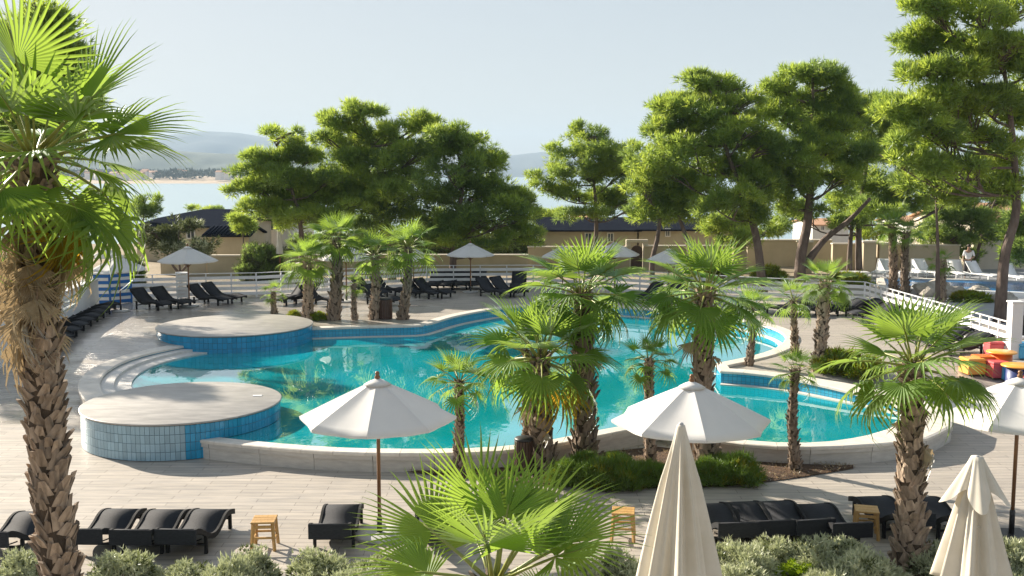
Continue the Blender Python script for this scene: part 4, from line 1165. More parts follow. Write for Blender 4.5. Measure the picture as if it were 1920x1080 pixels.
# ------------------------------------------------------------------ fan palms
def fan_leaf(seed, N=30, spread=118, lp=.8, bend=.5, fold=.25, droop=.35, split=.38, name='frond', mats=('palmgreen', 'petiole'), ragged=.08, curl=0.0):
    rs = random.Random(seed); mb = MB(); sp = R_(spread); h = sp / N
    R = 1.0; V = []; F = []
    for i in range(N):
        if rs.random() < .05: continue
        a = -sp + (2 * i + 1) * h
        t = abs(a) / sp
        Ri = max(split + .22, R * (1 - .30 * t ** 2) * rs.uniform(1 - ragged * 1.6, 1 + ragged * .5))
        da = rs.uniform(-.02, .02); dr = droop * rs.uniform(.5, 1.5) * (.6 + .8 * t)
        b = len(V)
        rows = (.03, split * .55, split, split + (Ri - split) * .38, split + (Ri - split) * .74)
        for q, r in enumerate(rows):
            w = r * math.tan(h) * 1.03 if r <= split else split * math.tan(h) * (1 - ((r - split) / (Ri - split)) ** 1.1) * 1.15
            u = max(0, (r - split) / (Ri - split))
            aa = a + da * u
            for s, k in ((-1, 0), (0, -.55), (1, 0)):
                x = r * math.sin(aa) + s * w * math.cos(aa); y = r * math.cos(aa) - s * w * math.sin(aa)
                z = k * w - dr * u * u * .42 - .05 * r * r
                V.append((x, y, z))
        r = Ri; aa = a + da
        V.append((r * math.sin(aa), r * math.cos(aa), -dr * .52 - .05 * r * r))
        for q in range(len(rows) - 1):
            for s in (0, 1): F.append((b + q * 3 + s, b + q * 3 + s + 1, b + q * 3 + 4 + s, b + q * 3 + 3 + s))
        e = b + (len(rows) - 1) * 3
        F += [(e, e + 1, b + len(rows) * 3), (e + 1, e + 2, b + len(rows) * 3)]
    VV = []
    for (x, y, z) in V:
        z += fold * (abs(x) ** 1.25) * .9 + curl * x * x
        VV.append((x, y + lp, z))
    mb.add(VV, F, 0)
    mb.tube([(0, 0, 0), (0, lp * .5, .01), (0, lp + .02, 0), (0, lp + .35, -.03)], [.030, .020, .016, .004], 5, 1)
    # arch the whole leaf downwards
    L = lp + R; W = []
    for (x, y, z) in mb.V:
        s = y / L; th = bend * s * s
        W.append((x, y * (math.cos(th * .5)) + z * math.sin(th), -y * math.sin(th * .5) + z * math.cos(th)))
    mb.V = W
    return mb.mesh(name, [M[m] for m in mats])
GREEN = [fan_leaf(k, bend=b, fold=f, droop=d, N=n, ragged=rg) for k, (b, f, d, n, rg) in enumerate(((.2, .40, .10, 24, .08), (.3, .25, .18, 26, .10), (.5, .15, .32, 24, .12), (.7, .10, .55, 25, .14), (.9, .30, .9, 24, .18), (.25, .6, .15, 22, .10)))]
FARL = [fan_leaf(70 + k, bend=b, fold=f, droop=d, N=n, ragged=.12, split=.26) for k, (b, f, d, n) in enumerate(((.2, .4, .12, 17), (.4, .2, .3, 18), (.65, .12, .5, 17), (.9, .15, .8, 16)))]
YELL = [fan_leaf(20 + k, bend=.9, fold=.3, droop=1.1, N=26, ragged=.2, mats=('palmyellow', 'petiole')) for k in range(2)]
DEAD = [fan_leaf(30 + k, bend=.5, fold=.9, droop=.5, spread=62, N=22, ragged=.25, mats=('palmdead', 'boot'), name='dead_frond') for k in range(3)]
NEARG = [fan_leaf(50 + k, bend=b, fold=f, droop=d, N=n, ragged=rg, split=sp_) for k, (b, f, d, n, rg, sp_) in enumerate(((.10, .35, .06, 36, .07, .36), (.2, .55, .12, 34, .09, .34), (.2, .25, .18, 38, .09, .38)))]
BOOT = []
for k in range(4):
    rs = random.Random(k); w0, w1 = rs.uniform(.075, .095), rs.uniform(.02, .045); h_ = rs.uniform(.17, .26); o_ = rs.uniform(.02, .055)
    V = [(0, -w0, 0), (0, w0, 0), (.022, w0 * .75, h_ * .5), (.022, -w0 * .75, h_ * .5), (.02 + o_, w1, h_), (.02 + o_, -w1, h_), (-.03, -w0, 0), (-.03, w0, 0), (.03 + o_ * 1.5, w1 * .6, h_ * 1.05)]
    V = [(0, -w0, 0), (.018, 0, 0), (0, w0, 0), (.02, -w0 * .72, h_ * .5), (.042, 0, h_ * .5), (.02, w0 * .72, h_ * .5), (.02 + o_, -w1, h_), (.034 + o_, 0, h_ * 1.04), (.02 + o_, w1, h_), (-.03, -w0 * .9, 0), (-.03, w0 * .9, 0), (-.01 + o_ * .6, 0, h_ * .9)]
    F = [(0, 1, 4, 3), (1, 2, 5, 4), (3, 4, 7, 6), (4, 5, 8, 7), (9, 0, 3), (3, 6, 11, 9), (10, 5, 2), (5, 10, 11, 8), (6, 7, 11), (7, 8, 11)]
    BOOT.append(MB().add(V, F).mesh('leaf_base', M['boot']))
def interp(P, t):
    n = len(P) - 1; f_ = min(n - 1e-6, max(0, t * n)); i = int(f_); return P[i].lerp(P[i + 1], f_ - i)
def palm(label, base, top, r0, r1, R, n=24, seed=0, group=None, boots='join', lo=-38, dead=0, yellow=0, bs=1.0, lean=None, dead_az=None, dead_len=.66, meshes=None, hi=84, flare=1.25, crown_pts=None):
    rs = random.Random(seed)
    o = empty('fan_palm', tuple(base), 0, label, 'palm tree', group)
    rel = Vector(top) - Vector(base)
    H = rel.z
    bend = Vector(lean or (rs.uniform(-.08, .08), rs.uniform(-.08, .08), 0)) * H * .5
    P = [Vector((0, 0, -.1)), rel * .25 + bend * .6, rel * .5 + bend * .9, rel * .75 + bend * .6, rel]
    P = resample([tuple(p) for p in P], .25)
    rad = [(r0 + (r1 - r0) * (i / (len(P) - 1))) * (1 + (flare - 1) * max(0, 1 - i / (len(P) * .15))) for i in range(len(P))]
    MB().tube(P, rad, 14).build('trunk', M['trunkcore'], o)
    # old leaf bases spiralling up the trunk
    circ = 2 * math.pi * (r0 + r1) / 2
    nb = int(H * 1.0 / (.115 * bs) * circ / (.135 * bs)); join = MB(); sep = 0
    bm_data = [([v.co.copy() for v in b.vertices], [tuple(p.vertices) for p in b.polygons]) for b in BOOT]
    for k in range(nb):
        t = (k + .5) / nb; a = k * 2.39996 + rs.uniform(-.3, .3)
        p = interp(P, t * .985); r = rad[min(len(rad) - 1, int(t * len(rad)))]
        if rs.random() < .10: continue
        s = bs * rs.uniform(.7, 1.25) * (.7 + .3 * (1 - t) + .15)
        tilt = rs.uniform(-.18, .34) + (.25 if t > .85 else 0)
        T = Matrix.Translation(p) @ Matrix.Rotation(a, 4, 'Z') @ Matrix.Translation((r * .93, 0, 0)) @ Matrix.Rotation(tilt, 4, 'Y') @ Matrix.Rotation(rs.uniform(-.5, .5), 4, 'X') @ Matrix.Scale(s, 4)
        bi = rs.randrange(4)
        facing = math.sin(a + math.atan2(base[0], -base[1]) * 0) < .35
        if boots == 'sep' and facing and sep < 290 and p.z + base[2] > 0.9:
            q = inst('leaf_base', BOOT[bi], o); q.matrix_local = T; sep += 1
        else:
            V, F = bm_data[bi]; join.add([T @ v for v in V], F)
    if join.V: tag(join.build('trunk_scales', M['boot'], o), kind='stuff')
    # crown
    ctr = rel
    lm = meshes or GREEN
    def leaf(me_, az, el, sc, roll=0, nm='frond', off=0.0):
        c, s_ = math.cos(el), math.sin(el)
        Y = Vector((c * math.cos(az), c * math.sin(az), s_)); Z = Vector((-s_ * math.cos(az), -s_ * math.sin(az), c)); X = Y.cross(Z)
        q = inst(nm, me_, o)
        m = Matrix((X, Y, Z)).transposed().to_4x4()
        q.matrix_local = Matrix.Translation(ctr + Vector((math.cos(az), math.sin(az), 0)) * r1 * .5 + Vector((0, 0, off))) @ m @ Matrix.Rotation(roll, 4, 'Y') @ Matrix.Scale(sc, 4)
        return q
    for k in range(n):
        t = (k + .5) / n
        el = R_(hi + (lo - hi) * t ** .85 + rs.uniform(-7, 7)); az = k * 2.39996 + rs.uniform(-.25, .25) + seed
        if meshes: mi_ = rs.choice(meshes)
        elif r0 < .17: mi_ = FARL[min(3, int(t * 3.6 + rs.uniform(-.5, .7)))]
        else: mi_ = GREEN[min(4, int(t * 4.6 + rs.uniform(-.6, .8)))] if t > .12 else GREEN[5 if rs.random() < .5 else 0]
        if k >= n - yellow: mi_ = YELL[k % 2]
        leaf(mi_, az, el, R / (1.72 if r0 >= .17 else 1.5) * rs.uniform(.85, 1.08) * (.8 + .2 * min(1, t * 4)), rs.uniform(-.35, .35), off=-.12 * t)
    for k in range(dead):
        leaf(DEAD[k % 3], (k * 2.39996 + 1) if not dead_az else R_(rs.uniform(*dead_az)), R_(rs.uniform(-88, -70)), R / 1.72 * rs.uniform(.55, .82), rs.uniform(-.5, .5), 'dead_frond', off=-.15 - dead_len * R * (k / max(1, dead)))
    return o, leaf
def bpalm(label, px, pbase, cpx, cpy, wpx, Rpx, seed, z=None, boots='join', n=24, group='fan palms round the pool', taper=.72, D=None, **kw):
    base = PG(px, pbase) if D is None else Vector((PD(px, 540, D).x, D, gz(0, D)))
    d = base.y
    top = PD(cpx, cpy, d + random.Random(seed).uniform(-.1, .1))
    r0 = wpx / 2 * d / FPX * (.80 if wpx > 38 else .68)
    return palm(label, base, top, r0, r0 * taper, Rpx * d / FPX, n=n, seed=seed, boots=boots, group=group, bs=max(.5, min(1.15, r0 / .22)), **kw)
# foreground and middle palms
bp_, bleaf = palm('towering fan palm with shaggy brown skirt leaning at the left edge', (-4.93, 10.9, 0), PD(66, 285, 10.5), .185, .165, 1.42, n=25, seed=3, group='fan palms round the pool', boots='sep', lo=-42, dead=34, yellow=0, bs=.84, lean=(-.04, 0, 0), dead_az=(95, 285), dead_len=.95)
for (az, el, sc, me_, roll, of) in ((-100, 82, .98, 1, -.1, .12), (-20, 36, .98, 0, .9, .05), (-5, 14, .95, 2, .5, 0), (-75, -22, .8, 2, 0, -.2)):
    bleaf(NEARG[me_], R_(az), R_(el), sc, roll, 'frond', of)
for (az, el, sc, me_, roll, of) in ((0, -34, .92, 4, .2, -.25), (10, -56, .85, 4, -.3, -.3)):
    bleaf(GREEN[me_], R_(az), R_(el), sc, roll, 'frond', of)
for (az, el, sc, me_) in ((-14, -66, .66, 0),):
    bleaf(YELL[me_], R_(az), R_(el), sc, .2, 'frond', -.4)
for (az, el, sc, me_) in ((0, -74, .7, 0), (14, -78, .75, 2)):
    bleaf(DEAD[me_], R_(az), R_(el), sc, .2, 'dead_frond', -.5)
bpalm('stout fan palm standing in the silvery shrubs at bottom right', 1706, 1072, 1713, 678, 66, 175, 11, dead=3, boots='sep', n=24, lo=-30, yellow=0, taper=.62, hi=80)
bpalm('tallest middle fan palm rising out of the rosemary hedge', 1096, 872, 1090, 546, 50, 142, 5, dead=3, n=30, boots='join')
bpalm('leaning fan palm with bright crown just left of the tallest middle palm', 1022, 884, 1014, 668, 50, 156, 8, dead=3, n=26, taper=.8, yellow=1)
bpalm('thin dark stemmed palm right behind the leaning middle palm', 990, 868, 985, 655, 22, 70, 9, n=10)
bpalm('small fan palm behind the foreground fronds with a yellow lower leaf', 860, 886, 861, 712, 27, 74, 10, n=18)
bpalm('small fan palm poking up behind the left rim of the second parasol', 1220, 876, 1216, 672, 28, 58, 12, n=16)
bpalm('tall fan palm right behind the second open parasol', 1328, 884, 1322, 545, 48, 142, 13, dead=3, n=30)
bpalm('slim fan palm in the bare soil bed before the right basin', 1492, 884, 1492, 692, 26, 52, 14, n=16)
bpalm('slim pale trunked palm at the tip of the deck tongue', 1404, 683, 1408, 578, 18, 54, 15, n=16)
bpalm('slim palm with lime crown left of the thick pale trunked palm', 1492, 668, 1488, 560, 18, 50, 16, n=16)
bpalm('thick pale trunked palm between the right pool bend and the gold shrubs', 1536, 696, 1548, 528, 34, 68, 17, n=18, hi=70)
# far-left group
bpalm('smallest lime-green palm left of the far-left palm group', 514, 588, 513, 547, 14, 28, 18, n=12)
bpalm('dark crowned palm, leftmost of the tall far-left group', 577, 600, 576, 490, 26, 66, 19, n=22)
bpalm('tallest palm of the far-left group', 625, 600, 629, 446, 30, 66, 20, n=24)
bpalm('miniature palm between the tall far-left trunks', 665, 600, 664, 533, 13, 28, 21, n=12)
bpalm('palm just left of the brown litter bin', 700, 599, 703, 478, 23, 62, 22, n=22)
bpalm('palm just right of the brown litter bin', 755, 599, 765, 462, 24, 62, 23, n=22)
bpalm('dark palm of the twin trunks beyond the slanting fence, left one', 1676, 540, 1672, 425, 22, 42, 24, n=18, D=46, yellow=0, group='dark palms beyond the slanting fence')
bpalm('dark palm of the twin trunks beyond the slanting fence, right one', 1698, 540, 1699, 436, 20, 38, 25, n=18, D=45.5, yellow=0, group='dark palms beyond the slanting fence')
bpalm('small dark palm standing alone between the twin palms and the person', 1765, 548, 1765, 490, 20, 30, 26, n=14, D=43, yellow=0, group='dark palms beyond the slanting fence')
# foreground fan palm with hand-placed leaves
fb = PD(925, 1088, 9.2)
fo, leaf = palm('foreground fan palm spreading wide fronds at the bottom of the picture', (fb.x, 9.2, 0), (fb.x, 9.2, fb.z), .16, .13, 1.1, n=4, seed=31, boots='join', lo=-25, yellow=0, bs=.8, hi=55, meshes=NEARG)
for (az, el, sc, me_, roll) in ((150, 30, .98, 1, -.5), (112, 62, .95, 0, .25), (-55, 56, .90, 2, .1), (-95, 50, .98, 0, -.15), (45, 38, .98, 1, .3), (12, 26, .95, 2, .35), (80, 40, .9, 1, -.2), (-150, 20, .9, 2, -.2), (-20, 30, .85, 0, .3), (60, 72, .8, 0, .2), (170, -5, .8, 1, 0), (-70, 5, .8, 2, 0)):
    leaf(NEARG[me_], R_(az), R_(el), sc * .92, roll)

# ------------------------------------------------------------------ pines
def noise3(P, seed, sc):
    """cheap value noise for arrays of points"""
    rs = np.random.RandomState(seed); v = np.zeros(len(P))
    for k in range(5):
        d = rs.normal(size=3); d /= np.linalg.norm(d); v += np.sin(P @ d * sc * (1 + .5 * k) + rs.uniform(0, 6.28))
    return v / 5
def tufts(centers, radii, ups, nt, blen, bw, seed, up=.6, nb=3, mats=None, core=None):
    rs = np.random.RandomState(seed)
    n = len(centers)
    C = np.repeat(centers, nt, 0); Rr = np.repeat(radii, nt)[:, None]; U = np.repeat(ups, nt, 0)
    d = rs.normal(size=(n * nt, 3)); d /= np.linalg.norm(d, axis=1)[:, None]
    rad = rs.uniform(.25, 1, (n * nt, 1)) ** .6
    P = C + d * Rr * rad * np.array([1, 1, .62])
    D = d * .9 + U * .55 + np.array([0, 0, up]) + rs.normal(size=(n * nt, 3)) * .3
    D /= np.linalg.norm(D, axis=1)[:, None]
    P = np.repeat(P, nb, 0); D = np.repeat(D, nb, 0)
    D = D + rs.normal(size=D.shape) * .38; D /= np.linalg.norm(D, axis=1)[:, None]
    m = len(P); L = rs.uniform(.7, 1.3, (m, 1)) * blen; W = rs.uniform(.7, 1.2, (m, 1)) * bw
    S = np.cross(D, rs.normal(size=(m, 3))); S /= (np.linalg.norm(S, axis=1)[:, None] + 1e-9)
    V = np.empty((m, 3, 3)); V[:, 0] = P - S * W * .5; V[:, 1] = P + S * W * .5; V[:, 2] = P + D * L
    F = np.arange(m * 3).reshape(m, 3)
    mi = None
    if mats is not None: mi = np.repeat(mats, nt * nb)
    return V.reshape(-1, 3), F, mi
def pine(label, ells, D, trunk, r0, seed, dens=1.0, mats=('pinegreen', 'pinelight', 'pinedark'), mix=(.55, .25, .20), group='pine trees behind the pool', limbs=True, depth=1.0, bl=.27, bwid=.040, extra=(), nt=25, cat='pine tree', name='pine_tree', flat=.8):
    rs = random.Random(seed); nr = np.random.RandomState(seed)
    b = PD(trunk[0][0], trunk[0][1], D)
    zb = ground_z(b.x, D) if D > 52 else gz(b.x, D)
    o = empty(name, (b.x, D, zb), 0, label, cat, group)
    org = Vector((b.x, D, zb))
    TP = [Vector((0, 0, -.2))]
    for k, t in enumerate(trunk[1:]):
        q = PD(t[0], t[1], D + (t[2] if len(t) > 2 else 0)) - org; TP.append(q)
    P = resample([tuple(p) for p in TP], .5)
    ln = len(P); rad = [r0 * .88 * (1 - .80 * (i / (ln - 1)) ** .9) * (1.25 if i == 0 else 1) for i in range(ln)]
    wood = MB().tube(P, rad, 9)
    wood.build('trunk', M['pinebark'], o)
    for (pts, rr) in extra:
        Q = resample([tuple(PD(t[0], t[1], D + (t[2] if len(t) > 2 else 0)) - org) for t in pts], .5)
        MB().tube(Q, [rr * (1 - .6 * i / (len(Q) - 1)) for i in range(len(Q))], 8).build('limb', M['pinebark'], o)
    AC = []; AR = []; AU = []; AM = []
    twigs = MB()
    for k, (cx, cy, rx, ry) in enumerate(ells):
        dd = D + rs.uniform(-1, 1) * depth * rx * D / FPX * .9
        c = PD(cx, cy, dd) - org
        A0_ = Vector((rx * D / FPX * 1.16, rx * D / FPX * .95, ry * D / FPX * 1.18))
        pads = [(c, A0_ * .80, 0)]
        npd = 7 if rx > 24 else 3
        for q_ in range(npd):
            a_ = 2 * math.pi * (q_ + rs.random() * .7) / npd; e_ = rs.uniform(-.5, .95)
            dv = Vector((math.cos(a_) * math.cos(e_) * A0_.x, math.sin(a_) * math.cos(e_) * A0_.y, math.sin(e_) * A0_.z)) * rs.uniform(.62, .85)
            pads.append((c + dv, Vector((A0_.x * rs.uniform(.38, .52), A0_.y * .45, A0_.z * rs.uniform(.28, .46))), 1))
        for (c, A, outer) in pads:
         # number of foliage clumps
         ar = 4 * math.pi * ((A.x * A.y) ** 1.6 / 3 + 2 * (A.x * A.z) ** 1.6 / 3) ** (1 / 1.6)
         rc = .34 * (1 if A.x > .9 else .8)
         n = max(8, int(ar / (math.pi * rc * rc) * (1.35 if outer else .6) * dens))
         d = nr.normal(size=(n, 3)); d /= np.linalg.norm(d, axis=1)[:, None]
         f = nr.uniform(.12, 1, n) ** .42
         f = np.where(nr.uniform(size=n) < .10, f * nr.uniform(1.1, 1.45, n), f)
         keep = (d[:, 2] > -.45) | (nr.uniform(size=n) < .45)
         d = d[keep]; f = f[keep]; n = len(d)
         lump = 1 + .32 * noise3(d * 1.0, seed + k, 3.4)
         C = np.array(c) + d * (f * lump)[:, None] * np.array(A)
         g = noise3(C, seed + 3, 1.7)
         ok = g > -.16
         C = C[ok]; d = d[ok]; n = len(C)
         AC.append(C); AR.append(nr.uniform(.75, 1.25, n) * rc); AU.append(d)
         base_m = nr.choice(3, p=mix)
         mm = np.where(nr.uniform(size=n) < .62, base_m, nr.choice(3, size=n, p=mix)); AM.append(mm)
        c = pads[0][0]; A = pads[0][1]; n = len(C)
        if limbs:
            # a limb leaves the trunk below the clump and forks inside it
            best = min(P, key=lambda q: abs(q.z - (c.z - A.z * .5 - .25 * abs(c.x - q.x))))
            mid_ = best.lerp(c, .5) + Vector((0, 0, -.12 * (c - best).length)); 
            lr = max(.03, r0 * .24)
            Q = resample([tuple(best), tuple(mid_), tuple(c)], .5)
            wl_ = MB().tube(Q, [lr * (1 - .65 * i / max(1, len(Q) - 1)) for i in range(len(Q))], 6)
            wl_.build('limb', M['pinebark'], o)
            for j in range(7):
                v = Vector(C[nr.randint(n)]) if n else c
                st = mid_.lerp(c, rs.random())
                twigs.tube([st, st.lerp(v, .5) + Vector((0, 0, .1)), v], [.035, .025, .012], 5)
    if twigs.V: tag(twigs.build('twigs', M['pinebark'], o), kind='stuff')
    AC = np.concatenate(AC); AR = np.concatenate(AR); AU = np.concatenate(AU); AM = np.concatenate(AM)
    V, F, mi = tufts(AC, AR, AU, nt, bl, bwid, seed, mats=AM)
    inst('crown', np_mesh('crown', V, F, [M[m] for m in mats], mi=mi), o)
    return o
LG, DK = (.40, .42, .18), (.35, .05, .60)
pine('light green pine at left whose low boughs reach over the white house', [(512, 262, 42, 26), (540, 292, 38, 22), (498, 300, 34, 22), (505, 335, 52, 26), (555, 330, 46, 28), (585, 300, 22, 14), (470, 352, 52, 13), (530, 378, 62, 26), (590, 365, 58, 28), (490, 388, 34, 12), (560, 412, 60, 24), (620, 400, 52, 28), (610, 345, 40, 22)],
     50, ((560, 530), (566, 470), (560, 400), (535, 320), (520, 265)), .20, 41, mix=LG)
pine('broad bright pine in the middle of the left pine group', [(640, 228, 34, 26), (678, 212, 34, 18), (650, 268, 46, 30), (705, 262, 56, 34), (768, 246, 46, 32), (800, 236, 26, 16), (650, 315, 46, 34), (710, 318, 62, 38), (775, 300, 60, 40), (690, 370, 60, 38), (760, 365, 66, 40), (640, 370, 40, 30), (700, 415, 58, 26), (790, 410, 50, 30), (600, 258, 16, 10)],
     52, ((735, 530), (732, 460), (722, 380), (705, 300), (680, 220)), .26, 42, mix=(.5, .34, .16))
pine('dense dark pine at the right end of the left pine group', [(842, 262, 36, 24), (870, 288, 48, 32), (905, 318, 40, 34), (840, 330, 50, 38), (930, 360, 44, 34), (880, 370, 60, 42), (960, 400, 40, 34), (900, 420, 66, 44), (845, 425, 52, 44), (955, 440, 46, 30), (870, 460, 46, 22), (985, 372, 20, 14), (800, 445, 40, 24)],
     50, ((848, 530), (850, 480), (860, 400), (868, 330), (850, 265)), .24, 43, mix=(.42, .13, .45))
pine('open crowned pine standing alone against the bay at centre', [(1100, 258, 40, 24), (1068, 290, 40, 24), (1130, 290, 44, 26), (1165, 280, 22, 12), (1035, 325, 38, 22), (1095, 330, 52, 30), (1150, 335, 46, 30), (1060, 362, 34, 16), (1180, 368, 34, 26), (1125, 375, 44, 22), (1020, 350, 18, 12), (1090, 402, 40, 14), (1165, 400, 30, 16)],
     56, ((1117, 520), (1117, 470), (1118, 400), (1112, 330), (1102, 262)), .20, 44, mix=(.5, .22, .28), dens=.85)
pine('leafy low pine filling the gap left of the tall centre-right pine', [(1215, 300, 40, 34), (1240, 340, 44, 34), (1205, 362, 32, 30), (1245, 385, 48, 28), (1275, 360, 36, 30), (1215, 405, 34, 16), (1290, 395, 34, 22)],
     48, ((1226, 520), (1222, 495), (1234, 440), (1238, 380), (1228, 310)), .19, 45, mix=(.5, .25, .25), extra=((((1300, 505), (1288, 450), (1270, 400)), .16),))
pine('tall centre-right pine with a rounded top', [(1325, 158, 40, 24), (1350, 182, 42, 26), (1270, 205, 46, 24), (1300, 210, 42, 28), (1375, 215, 48, 34), (1245, 238, 36, 26), (1310, 255, 58, 34), (1385, 265, 50, 38), (1260, 285, 50, 32), (1330, 305, 62, 36), (1400, 320, 44, 36), (1300, 345, 54, 28), (1375, 365, 60, 34), (1340, 390, 44, 22), (1412, 405, 34, 20), (1420, 285, 34, 40), (1245, 320, 40, 30), (1425, 350, 36, 34)],
     46, ((1432, 520), (1420, 455), (1398, 375), (1365, 290), (1332, 170)), .26, 46, mix=(.5, .30, .20))
pine('tall bushy pine with a forked leaning trunk behind the right loungers', [(1525, 135, 42, 22), (1560, 160, 38, 24), (1458, 165, 30, 18), (1490, 185, 46, 30), (1545, 205, 54, 34), (1460, 222, 36, 30), (1500, 250, 52, 34), (1570, 248, 46, 34), (1470, 290, 46, 36), (1535, 300, 60, 38), (1595, 300, 42, 34), (1490, 345, 50, 34), (1560, 350, 54, 32), (1450, 370, 34, 26), (1600, 225, 34, 34), (1440, 320, 34, 34), (1530, 390, 44, 16), (1590, 195, 30, 24)],
     47, ((1500, 522), (1502, 480), (1514, 420), (1520, 340), (1524, 230), (1524, 150)), .34, 47, mix=(.5, .28, .22), extra=((((1508, 500), (1545, 450), (1590, 415), (1632, 372)), .19),))
pine('dark pine between the forked pine and the big right-hand pine', [(1610, 185, 38, 24), (1640, 215, 46, 30), (1605, 240, 34, 28), (1660, 270, 50, 38), (1620, 300, 40, 34), (1690, 320, 52, 36), (1640, 350, 54, 34), (1600, 385, 46, 22), (1480, 400, 34, 18), (1650, 395, 56, 24), (1585, 420, 28, 12), (1700, 345, 46, 34), (1700, 375, 44, 28), (1740, 300, 44, 36), (1790, 330, 50, 34), (1830, 350, 44, 30), (1680, 240, 40, 36), (1850, 310, 44, 34)],
     52, ((1612, 530), (1610, 470), (1612, 400), (1625, 300), (1625, 200)), .24, 48, mix=(.45, .12, .43), extra=((((1592, 520), (1594, 460), (1600, 400)), .18),))
pine('huge bright pine filling the upper right corner with a bent trunk', [(1730, 20, 36, 26), (1775, 12, 50, 34), (1712, 85, 34, 24), (1765, 75, 56, 36), (1830, 35, 60, 44), (1900, 25, 60, 50), (1735, 140, 44, 26), (1800, 130, 64, 38), (1870, 110, 64, 46), (1930, 130, 50, 50), (1700, 215, 48, 20), (1765, 200, 60, 34), (1835, 195, 60, 40), (1905, 215, 50, 40), (1735, 255, 66, 24), (1815, 262, 50, 26), (1665, 200, 30, 14), (1890, 290, 44, 30), (1650, 290, 24, 10), (1790, 322, 56, 28), (1850, 340, 40, 24), (1715, 300, 46, 20), (1885, 352, 30, 22)],
     37, ((1876, 572), (1884, 480), (1905, 400), (1902, 300), (1890, 180), (1870, 60)), .26, 49, mix=(.42, .44, .14), bl=.25, bwid=.042, extra=((((1903, 300), (1850, 285), (1790, 270), (1730, 250)), .09), (((1895, 200), (1840, 190), (1770, 190)), .08), (((1906, 370), (1850, 340), (1790, 335)), .08)))
pine('small umbrella of bright needles hanging low on the right, left of the bent trunk', [(1735, 352, 44, 26), (1780, 345, 46, 24), (1755, 375, 36, 16)],
     38.5, ((1762, 530), (1758, 450), (1755, 380), (1758, 350)), .14, 50, mix=(.25, .70, .05))
pine('dark leafy tree with pale slanting trunks at right near the person', [(1770, 410, 40, 26), (1810, 400, 46, 30), (1850, 385, 40, 26), (1780, 450, 36, 26), (1830, 440, 42, 28), (1870, 430, 30, 24), (1745, 440, 26, 20), (1800, 480, 34, 16)],
     57, ((1810, 520), (1812, 480), (1822, 420), (1830, 370)), .13, 51, mats=('pinedark', 'pinegreen', 'pinedark'), cat='tree', name='broadleaf_tree', extra=((((1822, 515), (1842, 440), (1868, 370)), .12), (((1745, 520), (1744, 470), (1750, 420)), .14)), group='trees at the right')
pine('dark tree crown at the right edge below the bent trunk', [(1905, 440, 26, 34), (1930, 480, 40, 30), (1915, 400, 24, 20)], 46, ((1935, 540), (1932, 480), (1920, 420)), .12, 52, mats=('pinedark', 'pinegreen', 'pinedark'), cat='tree', name='broadleaf_tree', group='trees at the right')
pine('dark pine rising behind the crown of the towering left palm', [(40, 30, 44, 30), (85, 50, 36, 30), (20, 90, 60, 40), (110, 110, 34, 26), (60, 150, 70, 50), (130, 160, 28, 20), (150, 190, 18, 12), (30, 240, 80, 50), (100, 250, 50, 40), (-40, 150, 70, 60), (-30, 40, 60, 50), (-50, 280, 70, 60)],
     17, ((-130, 640), (-80, 480), (5, 330), (35, 180), (50, 60)), .15, 53, mix=(.4, .2, .4), bl=.15, bwid=.024, dens=2.6)
pine('grey green olive tree behind the far parasol at left', [(335, 432, 34, 20), (365, 455, 30, 18), (310, 455, 28, 18), (345, 470, 40, 14), (285, 440, 24, 20)], 47, ((340, 548), (338, 515), (335, 480), (335, 440)), .10, 54, mats=('olive', 'silver', 'olive'), mix=(.6, .2, .2), cat='olive tree', name='olive_tree', group=None, bl=.2,
     extra=((((338, 515), (322, 495), (308, 465)), .07), (((339, 512), (355, 490), (366, 462)), .06)))
pine('small flat topped pine above the slate roof at left, nearer the water', [(398, 392, 20, 7), (388, 400, 14, 6)], 84, ((398, 440), (398, 410), (397, 395)), .14, 55, mix=LG, group='little pines by the villas')
pine('tiny pine tuft on the skyline of the dark left roof', [(352, 390, 14, 4)], 86, ((352, 430), (352, 400), (352, 390)), .10, 56, mix=LG, group='little pines by the villas')
pine('rounded bright pine in front of the ribbed roof annex', [(450, 412, 16, 8), (458, 430, 14, 10)], 55, ((456, 480), (456, 440), (452, 415)), .10, 57, mix=LG, group='little pines by the villas')
pine('dark tree crown left of the bay behind the hanging palm leaves', [(272, 380, 22, 16), (262, 400, 20, 20), (285, 395, 14, 10)], 66, ((268, 470), (268, 430), (270, 385)), .14, 58, mix=DK, group='little pines by the villas')
pine('low bright pine in the gap right of the dark left group', [(1030, 405, 26, 9), (1010, 412, 18, 8), (1055, 400, 14, 7)], 76, ((1028, 450), (1028, 420), (1028, 405)), .12, 59, mix=LG, group='little pines by the villas')
pine('yellow green tree between the tall centre-right pine and the forked pine', [(1365, 420, 44, 22), (1330, 425, 26, 16), (1400, 445, 40, 20), (1440, 430, 30, 24)], 56, ((1370, 520), (1372, 470), (1368, 430)), .14, 60, mix=(.45, .40, .15), group='little pines by the villas')
pine('soft green tree behind the pier between the pine trunks at right', [(1632, 415, 22, 18), (1645, 435, 26, 18), (1622, 440, 16, 14)], 62, ((1640, 500), (1638, 460), (1636, 425)), .12, 61, mix=LG, group='little pines by the villas')
